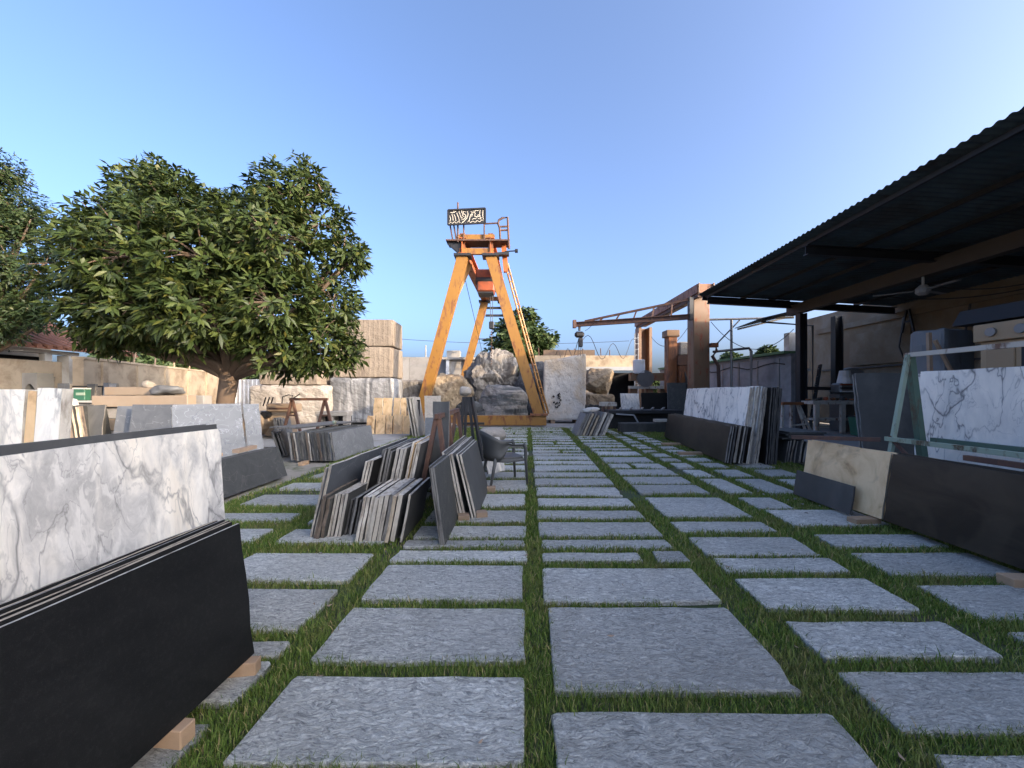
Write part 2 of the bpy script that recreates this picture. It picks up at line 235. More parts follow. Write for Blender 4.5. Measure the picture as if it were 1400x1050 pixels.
# ------------------------------------------------------------------ object helpers
def tag(o, label=None, cat=None, group=None, kind=None):
    if label: o['label'] = label
    if cat: o['category'] = cat; o['kind'] = kind or 'thing'
    if group: o['group'] = group
    if kind: o['kind'] = kind
    return o
def thing(name, label, cat, loc, group=None):
    o = bpy.data.objects.new(name, None); COL.objects.link(o); o.location = loc; o.empty_display_size = .2
    return tag(o, label, cat, group)
class MB:                                     # collects shapes in world coordinates, builds ONE mesh object
    def __init__(s): s.v = []; s.f = []; s.mi = []
    def add(s, vs, fs, m=0):
        k = len(s.v); s.v += [Vector(q) for q in vs]; s.f += [[i+k for i in f] for f in fs]; s.mi += [m]*len(fs); return s
    def hexa(s, b, t, m=0): return s.add(list(b)+list(t), [(3, 2, 1, 0), (4, 5, 6, 7), (0, 1, 5, 4), (1, 2, 6, 5), (2, 3, 7, 6), (3, 0, 4, 7)], m)
    def box(s, c, d, rz=0, m=0, bev=0):
        c = Vector(c); hx, hy, hz = d[0]/2, d[1]/2, d[2]/2; M = Matrix.Rotation(rz, 3, 'Z')
        if bev:
            e = min(bev, hx*.9, hy*.9, hz*.9); vs = []
            for z, i in ((-hz, e), (-hz+e, 0), (hz-e, 0), (hz, e)):
                ax, ay = hx-i, hy-i; k = e if i == 0 else e*.4
                vs += [c+M@Vector(q) for q in ((-ax+k, -ay, z), (ax-k, -ay, z), (ax, -ay+k, z), (ax, ay-k, z), (ax-k, ay, z), (-ax+k, ay, z), (-ax, ay-k, z), (-ax, -ay+k, z))]
            fs = [tuple(range(7, -1, -1)), tuple(range(24, 32))]
            for r in range(3): fs += [(r*8+i, r*8+(i+1) % 8, r*8+8+(i+1) % 8, r*8+8+i) for i in range(8)]
            return s.add(vs, fs, m)
        q = [c+M@Vector((sx*hx, sy*hy, sz*hz)) for sz in (-1, 1) for sx, sy in ((-1, -1), (1, -1), (1, 1), (-1, 1))]
        return s.hexa(q[:4], q[4:], m)
    def beam(s, p, q, wd, ht, m=0, up=(0, 0, 1), wd2=None, ht2=None):
        p, q = Vector(p), Vector(q); d = (q-p).normalized(); up = Vector(up)
        if abs(d.dot(up)) > .98: up = Vector((0, 1, 0))
        x = d.cross(up).normalized(); y = x.cross(d)
        w2 = wd2 or wd; h2 = ht2 or ht
        A = [p+x*a*wd/2+y*b*ht/2 for a, b in ((-1, -1), (1, -1), (1, 1), (-1, 1))]
        B = [q+x*a*w2/2+y*b*h2/2 for a, b in ((-1, -1), (1, -1), (1, 1), (-1, 1))]
        return s.hexa(A, B, m)
    def ibeam(s, p, q, wd, ht, t=.02, m=0):
        p, q = Vector(p), Vector(q); o = Vector((0, 0, ht/2-t/2))
        s.beam(p+o, q+o, wd, t, m); s.beam(p-o, q-o, wd, t, m); return s.beam(p, q, t*.8, ht-2*t, m)
    def tube(s, pts, r, n=6, m=0, cap=True):
        pts = [Vector(p) for p in pts]; rs = r if isinstance(r, (list, tuple)) else [r]*len(pts); k = len(s.v); ref = None; vs = []
        for i, p in enumerate(pts):
            d = (pts[min(i+1, len(pts)-1)]-pts[max(i-1, 0)]).normalized()
            if ref is None: ref = Vector((0, 0, 1)) if abs(d.z) < .9 else Vector((1, 0, 0))
            x = d.cross(ref).normalized(); y = d.cross(x); ref = y.cross(d) if False else ref
            vs += [p+(x*math.cos(a)+y*math.sin(a))*rs[i] for a in [2*math.pi*j/n for j in range(n)]]
        fs = [(i*n+j, i*n+(j+1) % n, (i+1)*n+(j+1) % n, (i+1)*n+j) for i in range(len(pts)-1) for j in range(n)]
        if cap: fs += [tuple(range(n-1, -1, -1)), tuple((len(pts)-1)*n+j for j in range(n))]
        return s.add(vs, fs, m)
    def prism(s, poly, off, m=0):             # polygon (3-D points) pushed along off
        n = len(poly); off = Vector(off); a = [Vector(p) for p in poly]
        return s.add(a+[p+off for p in a], [tuple(range(n-1, -1, -1)), tuple(range(n, 2*n))]+[(i, (i+1) % n, n+(i+1) % n, n+i) for i in range(n)], m)
    def build(s, name, mats, parent=None, label=None, cat=None, group=None, kind=None, smooth=False, origin=None):
        if parent is not None:
            L = Vector(parent.location); q = parent
            while q.parent: q = q.parent; L += Vector(q.location)
        elif origin is not None: L = Vector(origin)
        else:
            a = np.array([tuple(v) for v in s.v]); L = Vector(((a[:, 0].min()+a[:, 0].max())/2, (a[:, 1].min()+a[:, 1].max())/2, a[:, 2].min()))
        me = bpy.data.meshes.new(name); me.from_pydata([v-L for v in s.v], [], s.f)
        for m in (mats if isinstance(mats, (list, tuple)) else [mats]): me.materials.append(MT[m])
        if len(me.materials) > 1: me.polygons.foreach_set('material_index', s.mi)
        if smooth: me.polygons.foreach_set('use_smooth', [True]*len(me.polygons))
        bm = bmesh.new(); bm.from_mesh(me); bmesh.ops.recalc_face_normals(bm, faces=bm.faces[:]); bm.to_mesh(me); bm.free()
        o = bpy.data.objects.new(name, me); COL.objects.link(o)
        if parent is not None: o.parent = parent
        else: o.location = L
        return tag(o, label, cat, group, kind)
def copy_tree(o, dx, label=None, parent=None):
    c = o.copy(); COL.objects.link(c)
    if parent is None: c.location = Vector(o.location)+Vector(dx)
    else: c.parent = parent
    if label: c['label'] = label
    for ch in list(o.children): copy_tree(ch, (0, 0, 0), None, c)
    return c

# a stone slab: visible face on the right hand when walking A -> B, thickness and lean go to the left hand
def slab_mesh(L, h, t, rough, seed, cut=0, notch=None):
    r = random.Random(seed); pts = []
    nb = max(2, int(L/.35)); ne = max(2, int(h/.12))
    pts += [(L*i/nb, 0) for i in range(nb)]
    pts += [(L+r.uniform(-1, .4)*rough, h*i/ne) for i in range(ne)]
    hr = h-cut*r.random()
    top = [(L*(1-i/nb), h*(1-i/nb)+hr*i/nb+r.uniform(-1, .3)*rough*.7) for i in range(nb)]
    if notch: top = top[:0]+[(L-.005, h*.98), (L-.02, h)]+top[1:]
    pts += top
    pts += [(r.uniform(-.4, 1)*rough, hr*(1-i/ne)) for i in range(ne)]
    n = len(pts); e = min(.004, t*.2)
    V = [(x, 0, z) for x, z in pts]+[(x, t, z) for x, z in pts]
    Fs = [tuple(range(n)), tuple(range(2*n-1, n-1, -1))]+[((i+1) % n, i, n+i, n+(i+1) % n) for i in range(n)]
    me = bpy.data.meshes.new('slab'); me.from_pydata(V, [], Fs); me.polygons.foreach_set('material_index', [0, 0]+[1]*n); return me
SEED = [100]
ORD = 'first second third fourth fifth sixth seventh eighth ninth tenth eleventh twelfth thirteenth fourteenth fifteenth sixteenth seventeenth eighteenth nineteenth twentieth twenty-first twenty-second'.split()
def slab(name, label, A, B, h, t=.02, lean=6, fm='black_granite', em='rim_grey', z0=0, group=None, rough=.012, cut=0, cat='slab', parent=None, notch=None):
    A, B = Vector(A[:2]).to_3d(), Vector(B[:2]).to_3d(); A.z = z0; u = (B-A); u.z = 0; L = u.length; SEED[0] += 1
    me = slab_mesh(L, h/math.cos(R(lean)), t, rough, SEED[0], cut, notch); me.name = name; me.materials.append(MT[fm]); me.materials.append(MT[em])
    o = bpy.data.objects.new(name, me); COL.objects.link(o); o.location = A
    o.rotation_euler = (Matrix.Rotation(math.atan2(u.y, u.x), 3, 'Z') @ Matrix.Rotation(-R(lean), 3, 'X')).to_euler()
    return tag(o, label, cat, group)
def stack(A, B, h, n, face, rest, group, fm, em, t=.02, gap=.004, lean=6, z0=0, jl=.05, jh=.03, fms=None, ems=None, name='stone_slab', cat='slab', tv=.25, rough=.012, cut=0):
    A, B = Vector(A[:2]).to_3d(), Vector(B[:2]).to_3d(); u = (B-A).normalized(); left = Vector((-u.y, u.x, 0)); d = 0; r = random.Random(int(A.x*977+A.y*331+n)); out = []
    for k in range(n):
        tk = t*r.uniform(1-tv, 1+tv); ja, jb = (0, 0) if k == 0 else (r.uniform(-jl, jl), r.uniform(-jl, jl))
        hh = h if k == 0 else h+r.uniform(-jh, jh)
        out.append(slab(name, face if k == 0 else f'{rest}, {ORD[k]} from its face', A+left*d+u*ja, B+left*d+u*jb, hh, tk, lean, (r.choice(fms) if fms and k else fm), (r.choice(ems) if ems and k else em), z0, group, rough, cut, cat))
        d += (tk+gap*r.uniform(.3, 1.8))/math.cos(R(lean))
    return out, d
def wood_block(label, c, d, rz=0, mat='wood', group='timber packing blocks', name='wood_block'):
    return MB().box((c[0], c[1], c[2]+d[2]/2), d, rz, bev=.004).build(name, mat, None, label, 'wood block', group)
# quarry block (e >= 5: sawn or drilled box with chipped edges) or boulder (lump with broken facets)
def rock(name, label, cat, c, d, mat, e=6, amp=.04, seed=0, rz=0, group=None, sub=4, tilt=0, freq=1.2):
    bm = bmesh.new(); off = Vector((seed*13.7, seed*7.1, seed*3.3)); M = Matrix.Rotation(rz, 3, 'Z') @ Matrix.Rotation(tilt, 3, 'Y'); hd = Vector(d)/2; r = random.Random(seed*17+3)
    if e >= 5:
        bmesh.ops.create_cube(bm, size=2); bmesh.ops.subdivide_edges(bm, edges=bm.edges[:], cuts=26 if sub > 4 else 8, use_grid_fill=True); rad = min(hd)*(.10 if e > 10 else .24)
        for v in bm.verts:
            p = Vector((v.co.x*hd.x, v.co.y*hd.y, v.co.z*hd.z)); k = rad*(1+.9*noise.noise(p*2.3+off))
            q = Vector([max(-h+k, min(h-k, a)) for a, h in zip(p, hd)]); w_ = p-q
            if w_.length > 1e-6: p = q+w_.normalized()*min(w_.length, k)
            nz = noise.fractal(p*freq*1.8+off, .75, 2.2, 6)*amp+noise.noise(p*freq*.5+off)*amp*1.2
            v.co = p+Vector((p.x/hd.x, p.y/hd.y, p.z/hd.z))*nz*.8
    else:
        bmesh.ops.create_icosphere(bm, subdivisions=sub, radius=1)
        cuts = [(Vector((r.gauss(0, 1), r.gauss(0, 1), r.gauss(0, .8))).normalized(), r.uniform(.58, .86)) for _ in range(11)]
        for v in bm.verts:
            p = v.co; k = (abs(p.x)**e+abs(p.y)**e+abs(p.z)**e)**(-1/e); q = p*k
            for n_, dd in cuts:
                t = q.dot(n_)-dd*1.15
                if t > 0: q = q-n_*t*.88
            q = Vector((q.x*hd.x, q.y*hd.y, q.z*hd.z))*1.12
            nz = noise.fractal(q*freq*1.5+off, .7, 2.2, 6)*amp+abs(noise.noise(q*freq*.9+off))*amp*1.2
            v.co = q*(1+nz/max(.3, q.length))
    for v in bm.verts: v.co = M @ v.co
    zmin = min(v.co.z for v in bm.verts)
    for v in bm.verts: v.co.z -= zmin
    me = bpy.data.meshes.new(name); bm.to_mesh(me); bm.free(); me.materials.append(MT[mat])
    me.polygons.foreach_set('use_smooth', [sub < 4 and e < 5]*len(me.polygons))
    o = bpy.data.objects.new(name, me); COL.objects.link(o); o.location = c; return tag(o, label, cat, group)

# ================================================================== THE SETTING
def sheet(name, pts, z, mat): 
    return MB().add([(a, b, z) for a, b in pts], [tuple(range(len(pts)))]).build(name, mat, kind='structure', origin=(0, 0, 0))
sheet('ground', [(-900, -900), (900, -900), (900, 900), (-900, 900)], -.055, 'yard_dirt')
yard = sheet('paved_yard', [(-4.1, -2.5), (5.6, -2.5), (6.4, 16.3), (-3.4, 16.3)], -.034, 'ground_soil')
sheet('concrete_apron', [(-9, 16.36), (12, 16.36), (12.3, 27), (-9, 27)], -.030, 'concrete')
sheet('workshop_floor', [(5.72, -8), (14.4, -8), (15.0, 16.3), (6.45, 16.3)], -.028, 'concrete')
sheet('concrete_path', [(-9, 10.6), (-3.66, 10.6), (-3.43, 16.3), (-9, 16.3)], -.030, 'concrete_pale')

# ------------------------------------------------ paving slabs set in turf
pav = []                                        # (u0, u1, Y0, Y1)
def yr(p): return H*F/(p-HZ)
prng = random.Random(3)
def rows(u0, u1, lst, far=None, near=None, per=(.34, .20), ju=.03):
    for a, b in lst: pav.append((u0+prng.uniform(-ju, ju)*.6, u1+prng.uniform(-ju, ju)*.6, yr(b), yr(a)))
    if far:
        y = yr(lst[-1][0])+per[1]
        while y < far:
            d = per[0]*prng.uniform(.8, 1.25); y1 = min(y+d, far); k = prng.random()
            if k < .3 and u1-u0 > .8:
                m = u0+(u1-u0)*prng.uniform(.35, .65); pav.append((u0, m-.04, y, y1)); pav.append((m+.05, u1, y, y1))
            else: pav.append((u0+prng.uniform(-ju, ju), u1+prng.uniform(-ju, ju), y, y1))
            y = y1+per[1]*prng.uniform(.8, 1.25)
    if near is not None:
        y = yr(lst[0][1])-.11
        while y > near: pav.append((u0, u1, y-.62, y)); y -= .74
FAR = 16.1
rows(-1.18, -.03, [(925, 1046), (830, 903), (773, 820), (752, 766), (738, 746), (719, 734), (698, 713), (675, 691.7), (656, 669.6), (645, 653), (636, 643)], FAR, -1.6)
rows(.122, 1.345, [(973, 1080), (830, 945), (776, 822)], None, -1.6)
rows(.122, .99, [(755, 766)]); rows(1.13, 1.40, [(753, 768)], ju=0)
rows(.122, 1.36, [(737, 748), (713.5, 732), (697.5, 708), (681.4, 692), (666, 677), (654, 662.5), (645.4, 651.4), (636, 643.3), (630, 634.7), (624, 628.7), (620, 622.7)], FAR)
rows(1.61, 2.62, [(1028, 1150), (917, 1001), (850, 898), (790, 833)], None, -1.6)
rows(1.62, 2.64, [(762, 781), (734, 758.5), (712.5, 726.4), (680, 706), (663, 674), (651.4, 661), (641.8, 649.3)])
rows(1.62, 2.02, [(633.6, 639.6)]); rows(2.14, 2.66, [(633.6, 639.6)])
rows(1.63, 2.66, [(624.6, 632), (617, 622.5)], FAR, per=(.33, .21))
rows(2.92, 3.98, [(862, 905), (799, 845), (755, 786), (731, 747.5), (697, 718)], None, .2); rows(2.92, 3.35, [(680.5, 695)])
for a, b in ((2.90, 3.24), (3.5, 3.93), (4.2, 4.8)): rows(a, b, [(654.6, 674), (642, 651.4), (633, 639)], 7.6 if a > 4 else FAR, per=(.40, .2))
rows(-2.48, -1.40, [(905, 960), (877, 899), (804, 860), (756, 793), (723, 741), (699, 714), (673, 690), (659, 668), (645, 653)], 10.2, -1.6, per=(.5, .3))
rows(-3.75, -2.72, [(756, 793), (723, 741), (701, 711), (676, 690), (660, 668), (646, 653)], 10.2, 1.0, per=(.5, .3))
pav = [(a-.006, b+.006, c+.002, d-.002) for a, b, c, d in pav]
for i, (u0, u1, y0, y1) in enumerate(pav):
    r = random.Random(i); zt = r.uniform(-.005, .005); pts = []; c = .03
    def jit(): return r.uniform(-.007, .007)
    w_, d_ = u1-u0, y1-y0; c = min(.014, d_*.1)
    nx, ny = max(2, int(w_/.16)), max(1, int(d_/.16))
    base = [(c+(w_-2*c)*k/nx, 0) for k in range(nx+1)]+[(w_, c+(d_-2*c)*k/ny) for k in range(ny+1)]+[(w_-c-(w_-2*c)*k/nx, d_) for k in range(nx+1)]+[(0, d_-c-(d_-2*c)*k/ny) for k in range(ny+1)]
    o2 = [(a+jit(), b+jit()) for a, b in base]; kc = r.choice((0, nx, nx+1, 2*nx+ny+3)); ch_ = r.uniform(0, .035) if d_ > .2 else 0; o2[kc] = (o2[kc][0]*(1-ch_/w_*2)+w_/2*ch_/w_*2, o2[kc][1]*(1-ch_/d_*2)+d_/2*ch_/d_*2); sl_ = .012*w_*r.uniform(-.5, .8)
    cx, cy = w_/2, d_/2
    def pt(a, b, z, s=1.0): 
        a = cx+(a-cx)*s; b = cy+(b-cy)*s; Y = y0+b-sl_*(a/w_-.5); return (u0+a+SK*Y, Y, z)
    n = len(o2); ins = [(a-(.006 if a > cx else -.006), b-(.006 if b > cy else -.006)) for a, b in o2]
    V = [pt(a, b, -.05) for a, b in o2]+[pt(a, b, zt-.006) for a, b in o2]+[pt(a, b, zt) for a, b in ins]
    Fs = [(k, (k+1) % n, n+(k+1) % n, n+k) for k in range(n)]+[(n+k, n+(k+1) % n, 2*n+(k+1) % n, 2*n+k) for k in range(n)]+[tuple(range(2*n, 3*n))]
    m = MB().add(V, Fs); ob = m.build('paving_slab', 'paver_stone', yard)
    ob.location = (u0+SK*y0, y0, 0); ob.data.transform(Matrix.Translation((-(u0+SK*y0), -y0, 0)))

# ------------------------------------------------ turf in the joints
pa = np.array(pav); nrg = np.random.default_rng(11)
def grass_points(y0, y1, dens):
    n = int(dens*9.7*(y1-y0)); Y = nrg.uniform(y0, y1, n); X = nrg.uniform(-4.0, 6.2, n)
    ok = (np.abs(X) < 1.42*Y+.5); X, Y = X[ok], Y[ok]; u = X-SK*Y
    ok = (u > -4.05) & (u < 5.5)
    mg = .012+.02*nrg.random(len(X)); inside = np.zeros(len(X), bool)
    for a, b, c, d in pav:
        if d < y0-.1 or c > y1+.1: continue
        inside |= (u > a+mg) & (u < b-mg) & (Y > c+mg) & (Y < d-mg)
    ok &= ~inside
    # bald, trodden places
    bald = np.array([noise.noise(Vector((x*1.1, y*1.1, 3.3))) for x, y in zip(X, Y)]) + .35*nrg.random(len(X))
    ok &= bald < .52
    return X[ok], Y[ok]
def grass_mesh(bands, name, label):
    VV, FF, k = [], [], 0
    for y0, y1, dens, hgt, wid, seg in bands:
        X, Y = grass_points(y0, y1, dens); n = len(X); hs = hgt*nrg.uniform(.55, 1.25, n)*(1+.55*(nrg.random(n) < .05))
        hs *= 1+.35*np.array([noise.noise(Vector((x*2.3, y*2.3, 9))) for x, y in zip(X, Y)])
        az = nrg.uniform(0, 2*np.pi, n); ln = hs*nrg.uniform(.15, .9, n); fa = az+nrg.normal(0, .6, n)+np.pi/2; ww = wid*nrg.uniform(.6, 1.3, n)
        z0 = -.034; dx, dy = np.cos(az), np.sin(az); wx, wy = np.cos(fa)*ww/2, np.sin(fa)*ww/2
        b1 = np.stack([X-wx, Y-wy, np.full(n, z0)], 1); b2 = np.stack([X+wx, Y+wy, np.full(n, z0)], 1)
        tip = np.stack([X+dx*ln, Y+dy*ln, z0+hs*.95], 1)
        if seg == 2:
            mx, my = X+dx*ln*.35, Y+dy*ln*.35; m1 = np.stack([mx-wx*.8, my-wy*.8, z0+hs*.6], 1); m2 = np.stack([mx+wx*.8, my+wy*.8, z0+hs*.6], 1)
            V = np.stack([b1, b2, m2, m1, tip], 1).reshape(-1, 3); i = np.arange(n)*5+k
            FF.append(np.stack([i, i+1, i+2], 1)); FF.append(np.stack([i, i+2, i+3], 1)); FF.append(np.stack([i+3, i+2, i+4], 1))
        else:
            V = np.stack([b1, b2, tip], 1).reshape(-1, 3); i = np.arange(n)*3+k; FF.append(np.stack([i, i+1, i+2], 1))
        VV.append(V); k += len(V)
    V = np.concatenate(VV); Fc = np.concatenate(FF); mesh_np(name, V, Fc, 'grass_blade', label=label, cat='grass', kind='stuff')
def mesh_np(name, V, Fc, mat, parent=None, label=None, cat=None, group=None, kind=None):
    me = bpy.data.meshes.new(name); me.vertices.add(len(V)); me.vertices.foreach_set('co', V.astype(np.float32).ravel()); nf = len(Fc); q = Fc.shape[1]
    me.loops.add(nf*q); me.loops.foreach_set('vertex_index', Fc.astype(np.int32).ravel()); me.polygons.add(nf)
    me.polygons.foreach_set('loop_start', (np.arange(nf)*q).astype(np.int32)); me.polygons.foreach_set('loop_total', np.full(nf, q, np.int32))
    me.update(calc_edges=True); me.materials.append(MT[mat]); o = bpy.data.objects.new(name, me); COL.objects.link(o); o.parent = parent
    return tag(o, label, cat, group, kind)
grass_mesh([(1.0, 2.1, 17000, .042, .0040, 2), (2.1, 3.4, 10500, .046, .0052, 2), (3.4, 5.5, 5400, .050, .0075, 2), (5.5, 9, 2800, .062, .013, 1), (9, 16.2, 1500, .064, .022, 1)], 'turf_grass', 'short green turf growing in the joints between the grey paving slabs')

lx = nrg.uniform(-3.6, 5.2, 150); ly = 1.3+14*nrg.random(150)**1.6; la_ = nrg.uniform(0, 6.28, 150); lw_ = nrg.uniform(.006, .016, 150); lz = .010+.012*nrg.random(150)
V = np.stack([np.stack([lx+np.cos(la_+o)*lw_*k, ly+np.sin(la_+o)*lw_*k, lz+dz_], 1) for o, k, dz_ in ((0, 1.6, .006), (1.57, .6, 0), (3.14, 1.6, .008), (4.71, .6, .004))], 1).reshape(-1, 3); ii = np.arange(150)*4
mesh_np('fallen_leaves', V, np.stack([ii, ii+1, ii+2, ii+3], 1), 'pale_wood', label='scattered dry brown leaf bits lying on the paving', cat='leaves', kind='stuff')
nc = 200; cc = np.array([(-1.6, 3.75), (-.75, 3.9), (-.5, 4.6), (-3.9, 5.8), (3.85, 4.4), (4.4, 7.7), (2.2, 13.2), (-3.9, 8.2), (3.8, 5.2), (-1.0, 4.0), (5.4, 7.6), (-4.3, 13.6)]); kk = nrg.integers(0, len(cc), nc)
cp_ = cc[kk]+nrg.normal(0, .32, (nc, 2)); cs = .005+.016*nrg.random(nc)**3; ca = nrg.uniform(0, 6.28, nc); V = []
for dx_, dy_, dz_ in ((-1, -.7, 0), (1, -.8, 0), (.9, .7, 0), (-.8, .9, 0), (-.6, -.4, .8), (.7, -.5, .6), (.5, .5, .9), (-.5, .6, .6)):
    jx = dx_*cs*nrg.uniform(.6, 1.2, nc); jy = dy_*cs*nrg.uniform(.6, 1.2, nc); V.append(np.stack([cp_[:, 0]+jx*np.cos(ca)-jy*np.sin(ca), cp_[:, 1]+jx*np.sin(ca)+jy*np.cos(ca), .004+dz_*cs+np.zeros(nc)], 1))
V = np.stack(V, 1).reshape(-1, 3); ii = np.arange(nc)*8; Fq = np.concatenate([np.stack([ii+a_, ii+b_, ii+c_, ii+d_], 1) for a_, b_, c_, d_ in ((4, 5, 6, 7), (0, 1, 5, 4), (1, 2, 6, 5), (2, 3, 7, 6), (3, 0, 4, 7))])
mesh_np('stone_chips', V, Fq, 'rim_grey', label='small broken stone chips scattered at the feet of the slab stacks', cat='stone chips', kind='stuff')
# ------------------------------------------------ left: lit boundary wall and tiled building
def wall(name, label, p, q, h, t, mat, cat='wall', cope=None):
    p, q = Vector((*p, 0)), Vector((*q, 0)); th = thing(name, label, cat, (p+q)/2)
    m = MB(); d = (q-p).normalized(); nrm = Vector((-d.y, d.x, 0))*t/2
    m.hexa([p-nrm-Vector((0, 0, .05)), q-nrm-Vector((0, 0, .05)), q+nrm-Vector((0, 0, .05)), p+nrm-Vector((0, 0, .05))], [p-nrm+Vector((0, 0, h)), q-nrm+Vector((0, 0, h)), q+nrm+Vector((0, 0, h)), p+nrm+Vector((0, 0, h))])
    m.build('wall_face', mat, th)
    if cope: MB().beam(p+Vector((0, 0, h+.042)), q+Vector((0, 0, h+.042)), t+.08, .08).build('coping', cope, th)
    return th, d
wl, d = wall('boundary_wall', 'long sunlit tan plastered boundary wall behind the leafy tree', (-15.0, 13.4), (-18.4, 25.0), 2.62, .3, 'plaster_tan', cope='plaster_tan')
for k in range(6):                                                        # piers, a little proud
    a = Vector((-15.0, 13.4, 0)).lerp(Vector((-18.4, 25, 0)), (k+.5)/6); MB().box((a.x+.16, a.y, 1.28), (.12, .28, 2.6), math.atan2(d.y, d.x)-R(90)).build('pier', 'plaster_tan', wl)
for k in range(7):                                                        # sticks standing on the wall
    a = Vector((-15.2, 14.6, 0)).lerp(Vector((-18.2, 24.4, 0)), (k+.3*rng.random())/7); MB().tube([(a.x, a.y, 2.70), (a.x+rng.uniform(-.1, .1), a.y+.1, 2.7+rng.uniform(.5, .9))], .035, 5).build('fence_stake', 'pale_wood', wl)
wl2, _ = wall('sheet_fence', 'white metal sheet fence to the right of the tree trunk', (-16.9, 23.4), (-13.6, 22.6), 2.25, .05, 'white_paint', 'fence')
for k in range(12):
    a = Vector((-16.9, 23.36, 0)).lerp(Vector((-13.6, 22.56, 0)), k/11); MB().box((a.x, a.y-.01, 1.12), (.05, .05, 2.2)).build('sheet_rib', 'white_paint', wl2)
hb = thing('tiled_building', 'low tan building with red clay tile roof at the far left', 'building', (-18.5, 11.5, 0))
MB().box((-17.95, 9.0, 1.28), (3.2, 11.0, 2.56)).build('wall', 'plaster_tan', hb)
MB().box((-16.31, 14.30, 1.4), (.44, .44, 2.8)).build('pilaster', 'concrete_pale', hb)
for k in range(6): MB().box((-16.42, 3.9+k*1.95, 2.70), (.20, .22, .26)).build('bracket', 'concrete_pale', hb)
MB().box((-16.45, 9.0, 2.89), (.30, 11.2, .12)).build('eave_beam', 'concrete_pale', hb)
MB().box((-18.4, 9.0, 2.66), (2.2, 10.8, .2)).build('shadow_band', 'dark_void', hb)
rf = MB(); rf.hexa([(-16.0, 3.3, 2.96), (-16.0, 16.6, 2.96), (-19.8, 16.6, 4.36), (-19.8, 3.3, 4.36)], [(-16.0, 3.3, 3.02), (-16.0, 16.6, 3.02), (-19.8, 16.6, 4.42), (-19.8, 3.3, 4.42)]); rfo = rf.build('roof', 'terracotta', hb)
slope = math.atan2(1.4, 3.8)
t0 = None
for k in range(44):                                                        # clay barrel tiles, one ridge per course
    y = 3.45+k*.30; m = MB(); m.tube([(-15.9, y, 3.03), (-19.8, y, 4.47)], [.085, .085], 6)
    if t0 is None: t0 = m.build('roof_tile', 'terracotta', rfo)
    else:
        c = t0.copy(); COL.objects.link(c); c.parent = rfo; c.location = Vector((0, k*.30, 0))
ub = thing('upper_wall', 'plain tan upper wall rising behind the tiled roof', 'wall', (-21.5, 12, 0)); MB().box((-22.5, 12, 2.65), (3.4, 11, 5.3)).build('wall_face', 'plaster_tan', ub)

# ------------------------------------------------ far side of the yard
bw = thing('rear_wall', 'grey concrete wall behind the quarry blocks, left of the orange crane', 'wall', (-7, 27, 0))
for k in range(7): MB().box((-13.2+k*1.72, 27.2, 1.95), (1.70, .25, 3.98+.03*(k % 2))).build('panel', 'concrete', bw)
wb = thing('rear_building', 'pale flat roofed building with framed front seen through the crane legs', 'building', (-3.2, 26.4, 0))
MB().box((-2.6, 27.6, 1.85), (4.0, 2.0, 3.72)).build('wall', 'concrete_pale', wb); MB().box((-2.6, 26.75, 3.79), (4.3, .9, .14)).build('roof_slab', 'concrete_pale', wb)
for a in (-4.4, -3.1, -1.9, -.8): MB().box((a, 26.50, 1.86), (.20, .18, 3.7)).build('column', 'white_paint', wb)
for a in (-3.75, -2.5, -1.35): MB().box((a, 26.585, 1.5), (.86, .03, 2.2)).build('shutter', 'grey_paint', wb)
MB().box((-4.1, 27.4, 4.13), (.9, .8, .52)).build('parapet_block', 'concrete_pale', wb); MB().box((-2.0, 27.4, 4.1), (.5, .5, .46)).build('roof_box', 'concrete', wb)
rb = thing('store_building', 'long tan walled store with a dark open bay behind the white block', 'building', (5.5, 27, 0))
for a, b, z0, z1, mt in ((1.6, 6.75, 0, 3.0, 'fair_wall'), (9.05, 9.6, 0, 3.0, 'fair_wall'), (1.6, 9.6, 3.26, 4.05, 'plaster_tan')): MB().box(((a+b)/2, 27.2, (z0+z1)/2), (b-a, .35, z1-z0)).build('wall', mt, rb)
MB().box((5.6, 27.15, 3.13), (8.1, .5, .25)).build('lintel', 'grey_paint', rb)
MB().box((7.9, 30.2, 1.5), (2.6, .1, 3.0)).build('inner_wall', 'dark_void', rb); MB().box((7.9, 28.7, 3.2), (2.8, 3.0, .06)).build('inner_ceiling', 'dark_void', rb)  # open bay lined near-black: indoor shade put into the wall and ceiling colour
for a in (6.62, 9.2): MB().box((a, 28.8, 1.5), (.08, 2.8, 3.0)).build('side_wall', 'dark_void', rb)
for k in range(9): MB().tube([(1.9+k*.62, 27.2, 4.06), (1.9+k*.62+rng.uniform(-.05, .05), 27.2, 4.06+rng.uniform(.3, .6))], .035, 5).build('roof_stake', 'rust_steel', rb)
MB().box((4.0, 27.25, 4.25), (3.6, .2, .40)).build('thatch_strip', 'bark', rb)
sw, d = wall('side_wall', 'weathered grey concrete side wall between the saw column and the shed', (11.35, 15.6), (10.35, 26.8), 2.95, .25, 'concrete_wall', cope='concrete_wall')
MB().beam((11.25, 15.7, 3.1), (10.3, 26.7, 3.1), .5, .10).build('coping_strip', 'green_roof', sw)
pc = MB(); pc.tube([(11.18-k*.05, 15.9+k*.55, 2.62+.10*math.sin(k*1.3)) for k in range(19)], .025, 5); pc.build('wall_cable', 'cable', sw)
for k in range(9):
    a = Vector((11.35, 15.6, 0)).lerp(Vector((10.35, 26.8, 0)), (k+.5)/9); MB().box((a.x-.14, a.y, 1.45), (.03, .10, 2.88)).build('wall_joint', 'concrete', sw)
